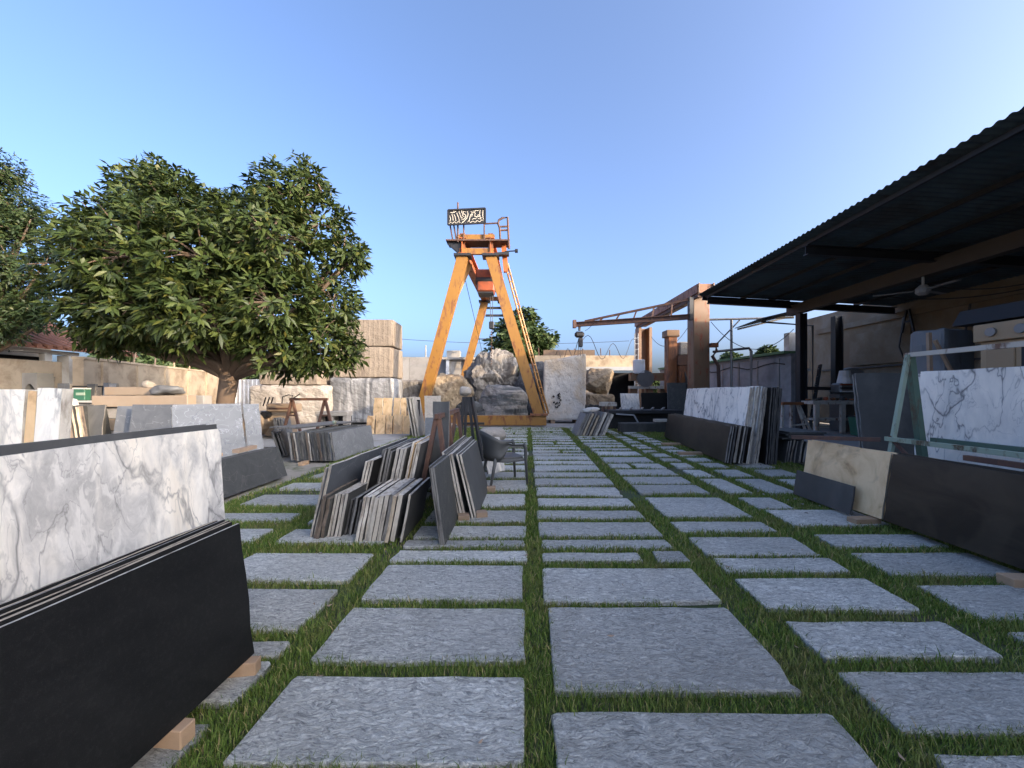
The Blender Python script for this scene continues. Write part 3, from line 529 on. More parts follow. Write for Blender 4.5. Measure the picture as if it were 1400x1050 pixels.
def pole(label, px, D, h, arms):
    x = XD(px, D); th = thing('utility_pole', label, 'pole', (x, D, 0)); MB().tube([(x, D, 0), (x, D, h)], .12, 6).build('post', 'concrete', th)
    for z in arms: MB().box((x, D, h-z), (2.6, .12, .14)).build('cross_arm', 'rust_steel', th); 
    for k in (-1, 0, 1):
        if arms: MB().tube([(x+k*1.1, D, h-arms[0]), (x+k*1.1, D, h-arms[0]+.35)], .07, 5).build('insulator', 'concrete', th)
pole('distant utility pole with cross arm seen left of the left crane leg', 570, 62, ZD(489, 62), (.25,))
pole('tall thin distant mast without arms left of the crane leg', 582, 70, ZD(472, 70), ())

# ------------------------------------------------ the open workshop shed on the right
def S(u, Y, z): return Vector((u+SK*Y, Y, z))
sh = thing('workshop_shed', 'dark open fronted workshop shed with a corrugated metal roof', 'shed', S(10.3, 6, 0))
def roofz(u): return 5.27-(u-6.62)*.055
n = int((15.2+8)/.026); ys = np.linspace(-8, 15.2, n); V = []; 
for u in (6.62, 10.3, 14.3):
    V += [tuple(S(u, y, roofz(u)+.017*math.sin(2*math.pi*y/.155))) for y in ys]
Fc = [(r*n+i, r*n+i+1, (r+1)*n+i+1, (r+1)*n+i) for r in range(2) for i in range(n-1)]
MB().add(V, Fc).build('roof_sheet', 'roof_metal', sh, smooth=True)
for u in (6.95, 8.3, 9.4, 11.5, 12.7): MB().beam(S(u, -8, roofz(u)-.075), S(u, 15.1, roofz(u)-.075), .06, .09).build('purlin', 'dark_steel', sh)
for y in (-4, 1.5, 5.2, 9.65, 14.9): MB().ibeam(S(6.9, y, roofz(6.9)-.26), S(14.1, y, roofz(14.1)-.26), .16, .24).build('rafter', 'dark_steel', sh)
MB().beam(S(10.22, -8, 4.62), S(10.22, 15.15, 4.62), .26, .36).build('main_beam', 'beam_brown', sh)
MB().beam(S(6.8, 15.12, 5.14), S(10.2, 15.12, 4.96), .05, .16).build('end_beam', 'dark_steel', sh)
for y in (14.5, 3.0, -5): 
    c = S(10.22, y, 0); m = MB(); m.box((c.x-.11, y, 2.2), (.05, .24, 4.43)); m.box((c.x+.11, y, 2.2), (.05, .24, 4.43)); m.box((c.x, y, 2.2), (.18, .03, 4.43)); m.build('column', 'dark_steel', sh)
c = S(12.75, 16.0, 0); m = MB(); m.box((c.x, 16, 2.3), (.30, .05, 4.6)); m.box((c.x-.14, 16, 2.3), (.05, .24, 4.6)); m.box((c.x+.14, 16, 2.3), (.05, .24, 4.6)); m.build('column', 'dark_steel', sh)
MB().beam(S(10.35, 14.55, 1.62), S(12.7, 15.9, 1.62), .10, .13).build('cross_rail', 'dark_steel', sh)
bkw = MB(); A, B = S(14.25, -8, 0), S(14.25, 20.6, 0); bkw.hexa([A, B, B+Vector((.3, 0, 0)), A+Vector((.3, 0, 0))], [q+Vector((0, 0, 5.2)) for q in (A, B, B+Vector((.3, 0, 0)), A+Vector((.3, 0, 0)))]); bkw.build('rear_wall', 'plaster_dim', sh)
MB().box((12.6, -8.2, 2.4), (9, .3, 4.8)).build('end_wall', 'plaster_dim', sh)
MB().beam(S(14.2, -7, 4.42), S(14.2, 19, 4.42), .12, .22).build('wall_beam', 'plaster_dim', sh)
MB().beam(S(14.19, -7, 2.52), S(14.19, 19, 2.52), .08, .06).build('conduit', 'dark_steel', sh)
for Y, z in ((14.4, 4.1), (9.9, 4.05)):                                     # A shaped wall brackets
    m = MB(); q = S(14.1, Y, z-.4)
    m.beam(q+Vector((0, -.22, 0)), q+Vector((0, -.04, .85)), .06, .06); m.beam(q+Vector((0, .22, 0)), q+Vector((0, .04, .85)), .06, .06); m.beam(q+Vector((0, -.13, .4)), q+Vector((0, .13, .4)), .05, .05); m.build('wall_bracket', 'black_frame', sh)
for k in range(4):
    y = 8+k*2.2; m = MB(); m.tube([S(14.15, y, 4.3), S(14.12, y+.15, 3.2), S(14.15, y-.1, 2.5), S(14.12, y+.3, 1.6)], .03, 5); m.build('wall_cable', 'cable', sh)
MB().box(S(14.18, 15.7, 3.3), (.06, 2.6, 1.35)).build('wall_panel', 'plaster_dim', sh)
pl = MB().box((12.35, 17.2, 2.05), (.34, .34, 4.1)).build('white_pillar', 'white_paint', None, 'square white concrete pillar behind the dark shed column', 'pillar')
lt = thing('side_canopy', 'small dark corrugated lean-to canopy at the far shed end', 'canopy', (10.8, 16.5, 0))
n = 60; V = []
for x0, z in ((9.95, 4.42), (12.3, 4.98)): V += [(x0+.3*i/n, 15.5+2.4*i/n, z+.02*math.sin(i*2*math.pi/4)) for i in range(n)]
MB().add(V, [(i, i+1, n+i+1, n+i) for i in range(n-1)]).build('canopy_sheet', 'roof_metal', lt)
MB().beam((9.98, 15.5, 4.35), (12.3, 15.5, 4.90), .05, .08).build('canopy_rafter', 'dark_steel', lt); MB().beam((10.3, 17.7, 4.35), (12.6, 17.7, 4.90), .05, .08).build('canopy_rafter', 'dark_steel', lt)
MB().tube([(10.05, 15.6, 4.30), (12.1, 15.6, 4.15), (12.1, 15.6, 0)], .04, 6).build('canopy_post', 'dark_steel', lt)

# ================================================================== SLAB STACKS, NEAR LEFT
stack((-1.475, .1), (-1.36, 2.05), .69, 7, 'large black granite slab at front of the stack in the bottom left corner', 'pale edged granite slab behind the near black slab', 'slabs in the near left stack', 'black_granite', 'rim_pale', .018, .004, 7, .075, .05, .022, ems=['rim_pale', 'rim_brown', 'rim_grey', 'rim_pale', 'rim_tan'], rough=.012)
wood_block('small timber block under right end of the near black slab', (-1.395, 2.0, -.03), (.16, .06, .10), R(8))
wood_block('timber block under middle of the near black slab, nearest the camera', (-1.425, 1.62, -.03), (.16, .07, .10), R(-6))
wood_block('timber block under near end of the black slab, at frame edge', (-1.50, .6, -.03), (.16, .07, .10), 0)
slab('marble_slab', 'big white marble slab with grey clouded veins behind the near black slab', (-1.90, .3), (-1.875, 2.60), 1.21, .025, 4, 'arabescato', 'rim_pale', 0, 'slabs in the near left stack', .012, notch=True)
stack((-1.945, .35), (-1.92, 2.66), 1.235, 4, 'dark slab whose top edge shows just behind the big white marble slab', 'slab edge behind the big white marble slab', 'slabs behind the near white marble slab', 'charcoal_stone', 'rim_dark', .03, .012, 5, 0, .05, .03, ems=['rim_dark', 'rim_grey', 'rim_pale'])
slab('marble_slab', 'tall narrow white veined marble slab at left frame edge above the big slab', (-2.84, 1.99), (-2.575, 1.97), 1.47, .05, 3, 'arabescato', 'rim_pale', 0, 'narrow marble offcuts on the left', .006)
slab('marble_slab', 'narrow beige stone strip between two white marble offcuts on the left', (-2.57, 1.975), (-2.515, 1.97), 1.46, .05, 3, 'travertine', 'rim_tan', 0, 'narrow marble offcuts on the left', .006)
slab('marble_slab', 'white marble offcut with grey stripe, right of the beige strip', (-2.51, 1.965), (-2.36, 1.95), 1.475, .05, 3, 'arabescato', 'rim_pale', 0, 'narrow marble offcuts on the left', .006)
# dark slate stack and what stands behind it
stack((-3.98, 4.3), (-3.94, 6.8), .51, 5, 'rough dark slate slab lying on edge behind the big white marble', 'dark slate slab behind the rough slate face', 'slabs in the left slate stack', 'dark_slate', 'rim_dark', .03, .02, 17, 0, .06, .02, fms=['dark_slate', 'charcoal_stone'], rough=.02)
stack((-5.35, 6.2), (-4.80, 7.05), 1.22, 2, 'blue grey marble slab leaning upright above the dark slate stack', 'blue grey slab behind the upright blue grey marble slab', 'upright blue grey slabs', 'blue_grey_marble', 'rim_pale', .03, .03, 13)
slab('marble_slab', 'paler marble slab showing a strip right of the upright blue grey slab', (-4.86, 7.2), (-4.72, 7.45), 1.24, .03, 12, 'blue_grey_marble', 'rim_pale', 0, 'upright blue grey slabs')
wood_block('pale timber offcut lying on the dark slate stack', (-4.2, 6.1, .535), (.10, .5, .06), R(6), 'pale_wood')
wood_block('darker timber offcut beside the pale one on the slate stack', (-4.24, 5.3, .535), (.09, .6, .05), R(-5), 'wood')
slab('stone_slab', 'square charcoal slab leaning at the far left among clutter', (XD(84, 8.0), 7.9), (XD(131, 8.0), 8.05), 1.19, .03, 8, 'charcoal_stone', 'rim_grey', 0)
stack((XD(137, 8.2), 8.05), (XD(135, 8.6)-.05, 9.0), 1.18, 6, 'brown edged slab at the right of the edge-on bundle on the left', 'brown edged slab in the bundle left of navy slabs', 'brown edged bundle', 'dark_slate', 'rim_brown', .04, .012, 7, ems=['rim_brown', 'rim_dark', 'rim_tan'])
slab('stone_slab', 'narrow navy slab between brown edged bundle and wide navy slab', (XD(153, 8.3), 8.25), (XD(176, 8.3), 8.32), 1.16, .03, 10, 'navy_stone', 'rim_grey', 0, 'navy slabs on the left')
slab('stone_slab', 'wide navy slab leaning left of the upright blue grey marble', (XD(172, 8.1), 8.06), (XD(272, 8.1), 8.30), 1.20, .03, 10, 'navy_stone', 'rim_grey', 0, 'navy slabs on the left')
# bench of offcuts at the foot of the left wall
sb = thing('stone_bench', 'low rubble masonry bench carrying offcuts below the left wall', 'bench', (XD(130, 10.2), 10.3, 0))
MB().box((XD(128, 10.2), 10.5, .60), (2.5, 1.0, 1.2), bev=.03).build('bench_body', 'concrete', sb); MB().box((XD(128, 10.2), 10.45, 1.225), (2.6, 1.1, .05)).build('bench_top', 'concrete_pale', sb)
def upright(label, px0, px1, pt, D, mat, z0, t=.06, rm='rim_grey', lean=3): slab('stone_offcut', label, (XD(px0, D), D), (XD(px1, D), D), ZD(pt, D)-z0, t, lean, mat, rm, z0, 'upright offcuts on the bench', .01)
upright('grey rounded offcut standing at left end of the rubble bench', 77, 94, 524, 10.1, 'navy_stone', 1.25)
upright('small grey offcut standing right of the green crate', 118, 129, 525, 10.15, 'charcoal_stone', 1.25)
upright('slim dark offcut beside black bundle on the bench', 140, 147, 523, 10.1, 'navy_stone', 1.25)
upright('grey offcut left of the black bundle on the bench', 148, 158, 524, 10.1, 'blue_grey_marble', 1.25)
rock('black_bundle', 'round black bundle lying on the bench below the left wall', 'bundle', (XD(168, 10.3), 10.3, 1.25), (.40, .35, .27), 'dark_void', 2.6, .04, 3, sub=3)
gc = thing('green_crate', 'green plastic crate with pale front on the rubble bench', 'crate', (XD(110, 10.05), 10.05, 1.25))
MB().box((XD(110, 10.05), 10.12, 1.40), (.30, .22, .30), bev=.015).build('crate_body', 'green_plastic', gc); MB().box((XD(110, 10.0), 10.0, 1.42), (.22, .02, .07)).build('label_strip', 'green_paint', gc); MB().box((XD(110, 10.05), 10.12, 1.56), (.32, .24, .03)).build('rim', 'sack_white', gc)
bf = thing('bar_rectangle', 'small black rectangular steel frame standing behind the green crate', 'frame', (XD(118, 10.5), 10.5, 1.25))
m = MB(); a, b = XD(97, 10.5), XD(141, 10.5)
for z in (1.3, 1.62): MB().beam((a, 10.5, z), (b, 10.5, z), .04, .04).build('rail', 'black_frame', bf)
for q in (a, b): MB().beam((q, 10.5, 1.25), (q, 10.5, 1.64), .04, .04).build('upright_bar', 'black_frame', bf)
bs = thing('stone_basin', 'grey carved stone basin with arched mouth at the far left wall', 'basin', (XD(46, 9.6), 9.6, 0))
m = MB(); x0, x1 = XD(37, 9.6), XD(57, 9.6); zc = ZD(527, 9.6); zt = ZD(510, 9.6)
arc = [(x0+.02, 9.5, 1.2)]+[(x0+.05+(x1-x0-.1)*k/8, 9.5, zc-.10+.14*math.sin(math.pi*k/8)) for k in range(9)]+[(x1-.02, 9.5, 1.2)]
m.prism([(x0, 9.5, 1.2)]+arc+[(x1, 9.5, 1.2), (x1, 9.5, zt), (x0, 9.5, zt)], (0, .35, 0)); m.build('basin_body', 'charcoal_stone', bs); MB().box(((x0+x1)/2, 9.7, .6), (.42, .4, 1.2)).build('pedestal', 'concrete', bs); MB().box(((x0+x1)/2, 9.82, 1.35), (.3, .02, .3)).build('basin_back', 'dark_void', bs)
slab('stone_offcut', 'dark upright slab right of the carved stone basin', (XD(57, 9.8), 9.8), (XD(69, 9.8), 9.8), ZD(515, 9.8), .04, 2, 'charcoal_stone', 'rim_dark', 0)
pp = thing('rusty_pipe', 'bent rust red pipe elbow standing beside the white sacks at left', 'pipe', (XD(67, 7), 7, 0))
MB().tube([(XD(64, 7), 7, .1), (XD(73, 7), 7, .55), (XD(74, 7), 7, .98), (XD(70, 7), 7, 1.16), (XD(62, 7), 7, 1.22)], .075, 8).build('elbow', 'rust_orange', pp, smooth=True); MB().tube([(XD(64, 7), 7, 0), (XD(64, 7), 7, .14)], .13, 10).build('flange', 'rust_steel', pp)
for k, (px, z) in enumerate(((80, 0), (81, .42), (80, .84))): rock('cement_sack', ('white sack at the bottom of the pile left of the charcoal slab', 'white sack in the middle of the pile left of the charcoal slab', 'white sack on top of the pile left of the charcoal slab')[k], 'sack', (XD(px, 8.5), 8.6, z), (.55, .42, .44), 'sack_white', 3, .03, k+5, group='white sacks at far left', sub=3)
# long stone beams on the pile by the tree
for k, (z, a, b, D) in enumerate(((.0, 128, 275, 9.35), (.28, 140, 282, 9.35), (.56, 132, 280, 9.3), (.84, 130, 285, 9.3), (1.12, 134, 262, 9.2), (1.12, 150, 285, 9.62), (1.36, 150, 246, 9.55))):
    nm = ['bottom', 'second', 'third', 'fourth', 'front top', 'rear upper', 'topmost'][k]
    MB().box(((XD(a, D)+XD(b, D))/2, D, z+.13), (XD(b, D)-XD(a, D), .27, .265 if z < 1.3 else .2), R(rng.uniform(-1.5, 1.5)), bev=.012).build('stone_beam', 'concrete' if k % 2 else 'tan_machine', None, f'long grey brown stone beam, {nm} one of the pile before the tree', 'stone beam', 'long stone beams by the tree')
rock('crumpled_sheet', 'crumpled grey plastic sheet on the beam pile before the tree', 'sheet', (XD(228, 9.2), 9.2, 1.385), (.75, .30, .20), 'tarp_grey', 2.2, .10, 9, sub=3, freq=4)
rock('stone_lump', 'small pale stone lying on the topmost beam by the lit wall', 'stone', (XD(204, 9.5), 9.5, 1.565), (.22, .2, .16), 'pale_block', 3, .05, 4, sub=3)

# ================================================================== GREY SLAB STACK, MIDDLE LEFT
stack(G(459, 630), G(512, 612), .60, 22, 'pale blue grey marble slab facing right on the middle left stack', 'dark rimmed slab edge-on in the middle left stack', 'slabs in the middle left stack', 'blue_grey_marble', 'rim_grey', .036, .007, 9, .0, .05, .02, ems=['rim_dark', 'rim_grey', 'rim_dark', 'rim_pale', 'rim_brown'], fms=['charcoal_stone', 'navy_stone', 'dark_slate'], rough=.025)
stack((XD(392, 8.9), 8.95), (XD(400, 9.9), 9.9), .56, 3, 'charcoal slab left of the edge-on middle left stack', 'charcoal slab behind its twin left of the middle stack', 'charcoal slabs beside the middle stack', 'charcoal_stone', 'rim_dark', .04, .03, 16)
slab('stone_slab', 'dark grey slab lying flat over the top of the middle left stack', (-4.75, 8.5), (-4.15, 10.4), .03, .75, 0, 'charcoal_stone', 'rim_grey', .655)
wood_block('small orange wood block at the foot of the middle left stack', (XD(417, 8.15), 8.1, -.055), (.1, .25, .07), 0, 'wood')
rock('green_bottle_cap', 'small green stone chip on the flat slab of the middle stack', 'stone chip', (XD(457, 9.4), 9.4, .69), (.10, .08, .07), 'green_paint', 3, .02, 2, sub=2)
af = thing('steel_a_frame', 'rusty steel A-frame rack standing behind the middle left stack', 'rack', (-6.1, 12, 0))
for px in (399, 444):
    x = XD(px, 12)
    MB().beam((x-.32, 12, 0), (x, 12, 1.22), .07, .07).build('leg', 'rust_steel', af); MB().beam((x+.32, 12, 0), (x+.02, 12, 1.22), .07, .07).build('leg', 'rust_steel', af); MB().beam((x-.12, 12.01, .75), (x+.14, 12.01, .75), .05, .05).build('brace', 'rust_steel', af)
MB().beam((XD(396, 12), 12.02, 1.25), (XD(448, 12), 12.02, 1.25), .08, .08).build('top_bar', 'rust_steel', af)
cm = thing('stone_machine', 'beige stone cutting machine with round motor left of the A-frame', 'machine', (XD(370, 13), 13, 0))
MB().box((XD(384, 13), 13.2, .95), (.95, .5, .28), bev=.03).build('upper_body', 'tan_machine', cm); MB().box((XD(384, 13.2), 13.25, .40), (.8, .5, .80)).build('base', 'tan_machine', cm)
MB().tube([(XD(352, 13), 12.6, .42), (XD(352, 13), 13.5, .42)], .42, 16).build('drum', 'tan_machine', cm, smooth=False); MB().tube([(XD(367, 13), 12.75, .72), (XD(367, 13), 13.1, .72)], .12, 10).build('motor', 'black_frame', cm)
MB().box((XD(384, 13), 12.93, .93), (.7, .03, .04)).build('trim', 'rust_steel', cm); MB().tube([(XD(383, 13), 13.1, 1.08), (XD(384, 13), 13.1, 1.32), (XD(392, 13), 13.1, 1.38), (XD(398, 13), 13.1, 1.36), (XD(396, 13), 13.1, 1.22), (XD(408, 13), 13.1, 1.42)], .02, 5).build('hose', 'cable', cm)
for k in range(3): MB().beam((XD(357+k*5, 13), 13.1, 1.0), (XD(361+k*5, 13), 13.1, 1.3), .03, .03).build('lever', 'dark_steel', cm)
stack((XD(393, 12.6), 12.5), (XD(396, 12.9), 13.1), .62, 4, 'navy slab at the right of the small bundle by the machine', 'navy slab in the small bundle by the beige machine', 'navy bundle by the machine', 'navy_stone', 'rim_grey', .05, .02, 8)
mb = thing('marble_bench', 'low white marble trestle bench with dark gaps behind the middle stack', 'bench', (XD(455, 14), 14, 0))
MB().box((XD(455, 14), 14.1, .70), (1.15, .5, .16), bev=.01).build('bench_top', 'pale_block', mb)
for px in (437, 455, 473): MB().box((XD(px, 14), 14.1, .31), (.13, .4, .62)).build('leg', 'pale_block', mb)
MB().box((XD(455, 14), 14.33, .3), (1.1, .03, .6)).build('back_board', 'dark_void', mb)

# ================================================================== QUARRY BLOCKS
rock('quarry_block', 'grey block with dark vertical bands at the bottom of the tall pile', 'stone block', (-6.95, 18.75, 0), (2.95, 1.9, 2.10), 'banded_block', 9, .05, 1, 0, 'big quarry blocks', 5)
rock('quarry_block', 'tan block in the middle of the tall three block pile', 'stone block', (-6.93, 18.85, 2.13), (2.75, 1.75, 1.42), 'tan_block', 16, .02, 2, 0, 'big quarry blocks', 5)
rock('quarry_block', 'tan block crowning the tall three block pile', 'stone block', (-6.75, 18.85, 3.59), (2.4, 1.7, 1.26), 'tan_block', 16, .02, 3, R(1), 'big quarry blocks', 5)
rock('quarry_block', 'long cream block with wavy top behind the A-frame', 'stone block', (-9.95, 17.9, 0), (3.4, 1.6, 1.72), 'pale_block', 7, .07, 4, R(2), 'big quarry blocks', 5)
rock('quarry_block', 'tan block lying on the long cream block under the tree crown', 'stone block', (-9.9, 17.9, 1.78), (2.6, 1.5, 1.0), 'tan_block', 16, .02, 5, 0, 'big quarry blocks', 5)
rock('quarry_block', 'grey streaked rough block right of the banded block', 'stone block', (XD(566, 20), 20.4, 0), (1.9, 1.6, 2.0), 'grey_boulder', 5, .10, 6, 0, 'boulders around the crane', 5)
rock('boulder', 'rounded ochre boulder between the left crane legs', 'boulder', (XD(612, 19), 19.2, 0), (2.0, 1.6, 1.95), 'ochre_boulder', 3.2, .12, 7, 0, 'boulders around the crane', 5)
rock('boulder', 'tall jagged grey boulder standing inside the crane legs', 'boulder', (XD(672, 21.6), 21.8, 0), (2.5, 1.9, 2.95), 'grey_boulder', 3.4, .34, 8, R(20), 'boulders around the crane', 5, R(-8), .9)
rock('boulder', 'smooth banded grey and pink boulder just behind the orange rail beam', 'boulder', (XD(683, 19), 19.3, 0), (2.45, 1.5, 1.72), 'striped_boulder', 3.6, .10, 9, R(-8), 'boulders around the crane', 5)
rock('boulder', 'dark slatey boulder left of the tall white block', 'boulder', (XD(732, 20.3), 20.9, 0), (1.7, 1.5, 2.55), 'dark_boulder', 4, .16, 10, 0, 'boulders around the crane', 5)
wbk = rock('white_block', 'tall upright white stone block with black painted marks', 'stone block', (XD(772, 19), 19.3, .12), (2.0, 1.3, 3.02), 'white_block', 12, .03, 11, R(-3), None, 5)
for v in wbk.data.vertices: v.co.z *= 1+.055*v.co.x
m = MB(); D = 18.62
def marks(pts): return [P(a, b, D) for a, b in pts]
for pts in ([(762, 541), (765, 538), (767, 541), (765, 545), (762, 544), (765, 541)], [(759, 553), (762, 550), (764, 553), (762, 557), (759, 556)], [(764, 550), (767, 552), (764, 555)], [(756, 541), (758, 543)], [(757, 549), (758, 551)], [(766, 546), (767, 548)]): m.tube(marks(pts), .045, 5)
pm = m.build('painted_marks', 'black_board', wbk)
for k in (-.6, .6): wood_block('dark sleeper under the %s of the white block' % ('left' if k < 0 else 'right'), (wbk.location.x+k, 19.3, -.03), (.2, 1.2, .15), 0, 'pale_wood')
rock('boulder', 'tan boulder on top of another right of the white block', 'boulder', (XD(817, 21.5), 21.6, 1.30), (1.55, 1.4, 1.28), 'ochre_boulder', 4.5, .07, 12, 0, 'boulders around the crane', 5)
rock('boulder', 'tan boulder at the bottom right of the white block', 'boulder', (XD(816, 21.5), 21.6, 0), (1.6, 1.5, 1.32), 'ochre_boulder', 5, .08, 13, R(10), 'boulders around the crane', 5)
rock('boulder', 'low dark boulder left of the banded grey boulder', 'boulder', (XD(645, 18.2), 18.6, 0), (1.0, .9, .8), 'dark_boulder', 3, .14, 14, 0, 'boulders around the crane', 4)

# ================================================================== ORANGE GANTRY CRANE
ga = thing('gantry_crane', 'tall orange gantry crane with splayed legs at the yard end', 'crane', (-1.4, 17.1, 0))
def gpt(x, y, z): return Vector((x+SK*(y-17.1), y, z))
DN, DF, ZT = 17.1, 25.6, 7.42
for D in (DN, DF):
    MB().box(gpt(-1.45, D, .235), (5.9, .42, .43), bev=.02).build('end_carriage', 'orange_paint', ga)
    for s, xb, xt in ((-1, -4.05, -2.16), (1, 1.18, -.93)):
        MB().beam(gpt(xb, D, .46), gpt(xt, D, ZT), .44, .42, 0, (0, 1, 0), .46, .42).build('leg', 'orange_paint', ga)
        MB().box(gpt(xt, D, ZT+.04), (.74, .62, .10)).build('cap_plate', 'dark_steel', ga); MB().box(gpt(xb, D, .50), (.75, .6, .09)).build('foot_plate', 'rust_orange', ga)
        MB().beam(gpt(xt, D-.05, ZT+.1), gpt(xt, D-.05, 8.42), .22, .22).build('post', 'rust_orange', ga)
    MB().beam(gpt(-2.3, D-.15, 7.62), gpt(-.8, D-.15, 7.62), .14, .26).build('cross_beam', 'orange_paint', ga); MB().beam(gpt(-2.4, D-.17, 8.20), gpt(-.75, D-.17, 8.20), .14, .28).build('cross_beam', 'orange_paint', ga)
for x in (-2.16, -.93): MB().ibeam(gpt(x, DN-.3, 7.84), gpt(x, DF+.4, 7.84), .34, .72, .05).build('girder', 'dull_orange_paint', ga)
for z in (1.9, 3.6, 5.0): MB().beam(gpt(-4.05+(1.89*(z-.46)/6.96)+.15, DF, z), gpt(-3.2+(1.89*(z-.46)/6.96), DF, z), .06, .06).build('step_bracket', 'dark_steel', ga)
MB().beam(gpt(-2.02, DN+.9, 7.42), gpt(-2.85, DN+.1, 5.0), .22, .22).build('knee_brace', 'orange_paint', ga); MB().beam(gpt(-1.0, DN+.9, 7.42), gpt(.0, DN+.2, 4.6), .16, .16).build('knee_brace', 'dull_orange_paint', ga)
for z in (6.55, 7.05): MB().beam(gpt(-2.1, DF, z), gpt(-.8, DF, z), .12, .14).build('tie_bar', 'dark_steel', ga)
MB().hexa([gpt(-2.85, DN-.35, 8.03), gpt(-.1, DN-.35, 8.03), gpt(-.1, DN+.5, 8.03), gpt(-2.85, DN+.5, 8.03)], [gpt(-2.85, DN-.35, 8.09), gpt(-.1, DN-.35, 8.09), gpt(-.1, DN+.5, 8.09), gpt(-2.85, DN+.5, 8.09)]).build('platform', 'rust_steel', ga)
MB().prism([gpt(-2.85, DN-.2, 8.02), gpt(-2.2, DN-.2, 7.45), gpt(-2.2, DN-.2, 8.02)], (0, .3, 0)).build('bracket_plate', 'dark_steel', ga)
MB().prism([gpt(-.12, DN-.2, 7.62), gpt(-.12, DN-.2, 7.48), gpt(-.8, DN-.2, 7.48), gpt(-.8, DN-.2, 7.56)], (0, .3, 0)).build('bracket_plate', 'dark_steel', ga)
for px, z1 in ((615, 8.78), (620, 8.78), (634, 8.78), (662, 8.8)): 
    x = XD(px, DN-.3); MB().tube([(x+(.12 if px < 621 else 0), DN-.3, 8.09), (x, DN-.3, z1)], .035, 5).build('rail_post', 'rust_steel', ga)
MB().tube([P(626, 331, 16.8), P(626, 277, 16.8)], .04, 6).build('mast', 'rust_steel', ga)
MB().tube([P(662, 306, 16.8), P(681, 305, 16.8)], .035, 6).build('handrail', 'rust_steel', ga)
MB().tube([P(a, b, 16.8) for a, b in ((684, 327), (683, 311), (681, 306), (682, 301), (687, 298), (694, 297), (696, 340))], .05, 6).build('cage_hoop', 'rust_steel', ga)
for y in (310, 315): MB().tube([P(683, y, 16.8), P(695, y-.5, 16.8)], .04, 6).build('cage_rung', 'rust_steel', ga)
MB().beam(P(688, 330, 17.3), P(692, 372, 17.3), .22, .2).build('ladder_post', 'dull_orange_paint', ga)
MB().tube([P(690, 344, 17), P(706, 343, 17)], .03, 5).build('lamp_arm', 'dark_steel', ga); MB().tube([P(704, 343, 17), P(708, 343, 17)], .09, 8).build('lamp_head', 'dark_steel', ga)
la, lb = gpt(-.30, DN+.15, 7.3), gpt(1.55, DN+.15, .5)                        # ladder following the right leg
for o in (0, .30): MB().tube([la+Vector((o*.5-.05, o, 0)), lb+Vector((o*.5-.05, o, 0))], .045, 6).build('ladder_rail', 'orange_paint', ga)
for k in range(20): q = la.lerp(lb, (k+.5)/20); MB().tube([q+Vector((-.05, 0, 0)), q+Vector((.10, .30, 0))], .025, 5).build('ladder_rung', 'orange_paint', ga)
tr = MB(); tr.box(gpt(-1.5, 20.6, 7.55), (1.05, 1.3, .55), bev=.05); tro = tr.build('trolley', 'hoist_red', ga)
MB().box(gpt(-1.5, 20.4, 6.95), (.9, 1.0, .55), bev=.06).build('winch', 'hoist_red', tro); MB().tube([gpt(-2.0, 20.1, 7.25), gpt(-1.0, 20.1, 7.25)], .22, 12).build('drum', 'dark_steel', tro); MB().box(gpt(-1.5, 20.4, 6.62), (.8, .9, .09)).build('trolley_base', 'dark_steel', tro)
cx = XD(672, 20.4)
for o in (-.07, .07): MB().tube([(cx+o, 20.4, 6.6), (cx+o*.6, 20.4, 5.15)], .018, 5).build('hoist_rope', 'cable', ga)
MB().box((cx, 20.4, 5.0), (.26, .2, .40), bev=.04).build('hook_block', 'dark_steel', ga)
for k in range(14): MB().tube([(cx, 20.4, 4.80-k*.14), (cx+.05*(-1)**k, 20.4, 4.73-k*.14), (cx, 20.4, 4.66-k*.14)], .028, 5).build('chain_link', 'rust_steel', ga)
MB().tube([gpt(-2.45, DN+.2, 8.0), gpt(-2.40, DN+6, 5.5), gpt(-2.3, DF, 4.0)], .015, 4).build('stay_wire', 'cable', ga)
# calligraphy board on the crane
sg = thing('calligraphy_sign', 'black board with white Arabic calligraphy on top of the crane', 'sign', P(638, 306, 16.6))
D = 16.6; q = [P(612.5, 287.5, D), P(663.5, 285, D), P(663.5, 305, D), P(612.5, 307.5, D)]
MB().prism([P(613.5, 288.3, D), P(662.5, 286, D), P(662.5, 304.2, D), P(613.5, 306.6, D)], (0, .03, 0)).build('board', 'black_board', sg)
for i in range(4): MB().beam(q[i]+Vector((0, -.012, 0)), q[(i+1) % 4]+Vector((0, -.012, 0)), .06, .06, 0, (0, 1, 0)).build('frame_bar', 'black_board', sg)
def stroke(pts, w): 
    m = MB(); pts = [P(612.5+a*.51, 287.4+b*.20-a*.025, D-.012) for a, b in pts]; m2 = []
    n = len(pts); L, Rr = [], []
    for i, p in enumerate(pts):
        d = (pts[min(i+1, n-1)]-pts[max(0, i-1)]).normalized(); s = Vector((-d.z, 0, d.x)); k = w*(.45+.55*math.sin(math.pi*(i+.6)/(n+.2)))
        L.append(p+s*k+s*.0); Rr.append(p-s*k)
    m.add([*L, *Rr, *[v+Vector((0, .012, 0)) for v in L+Rr]], [(i, i+1, n+i+1, n+i) for i in range(n-1)]+[(2*n+i, 3*n+i, 3*n+i+1, 2*n+i+1) for i in range(n-1)]); m.build('letter_stroke', 'letter_white', sg)
W = .019
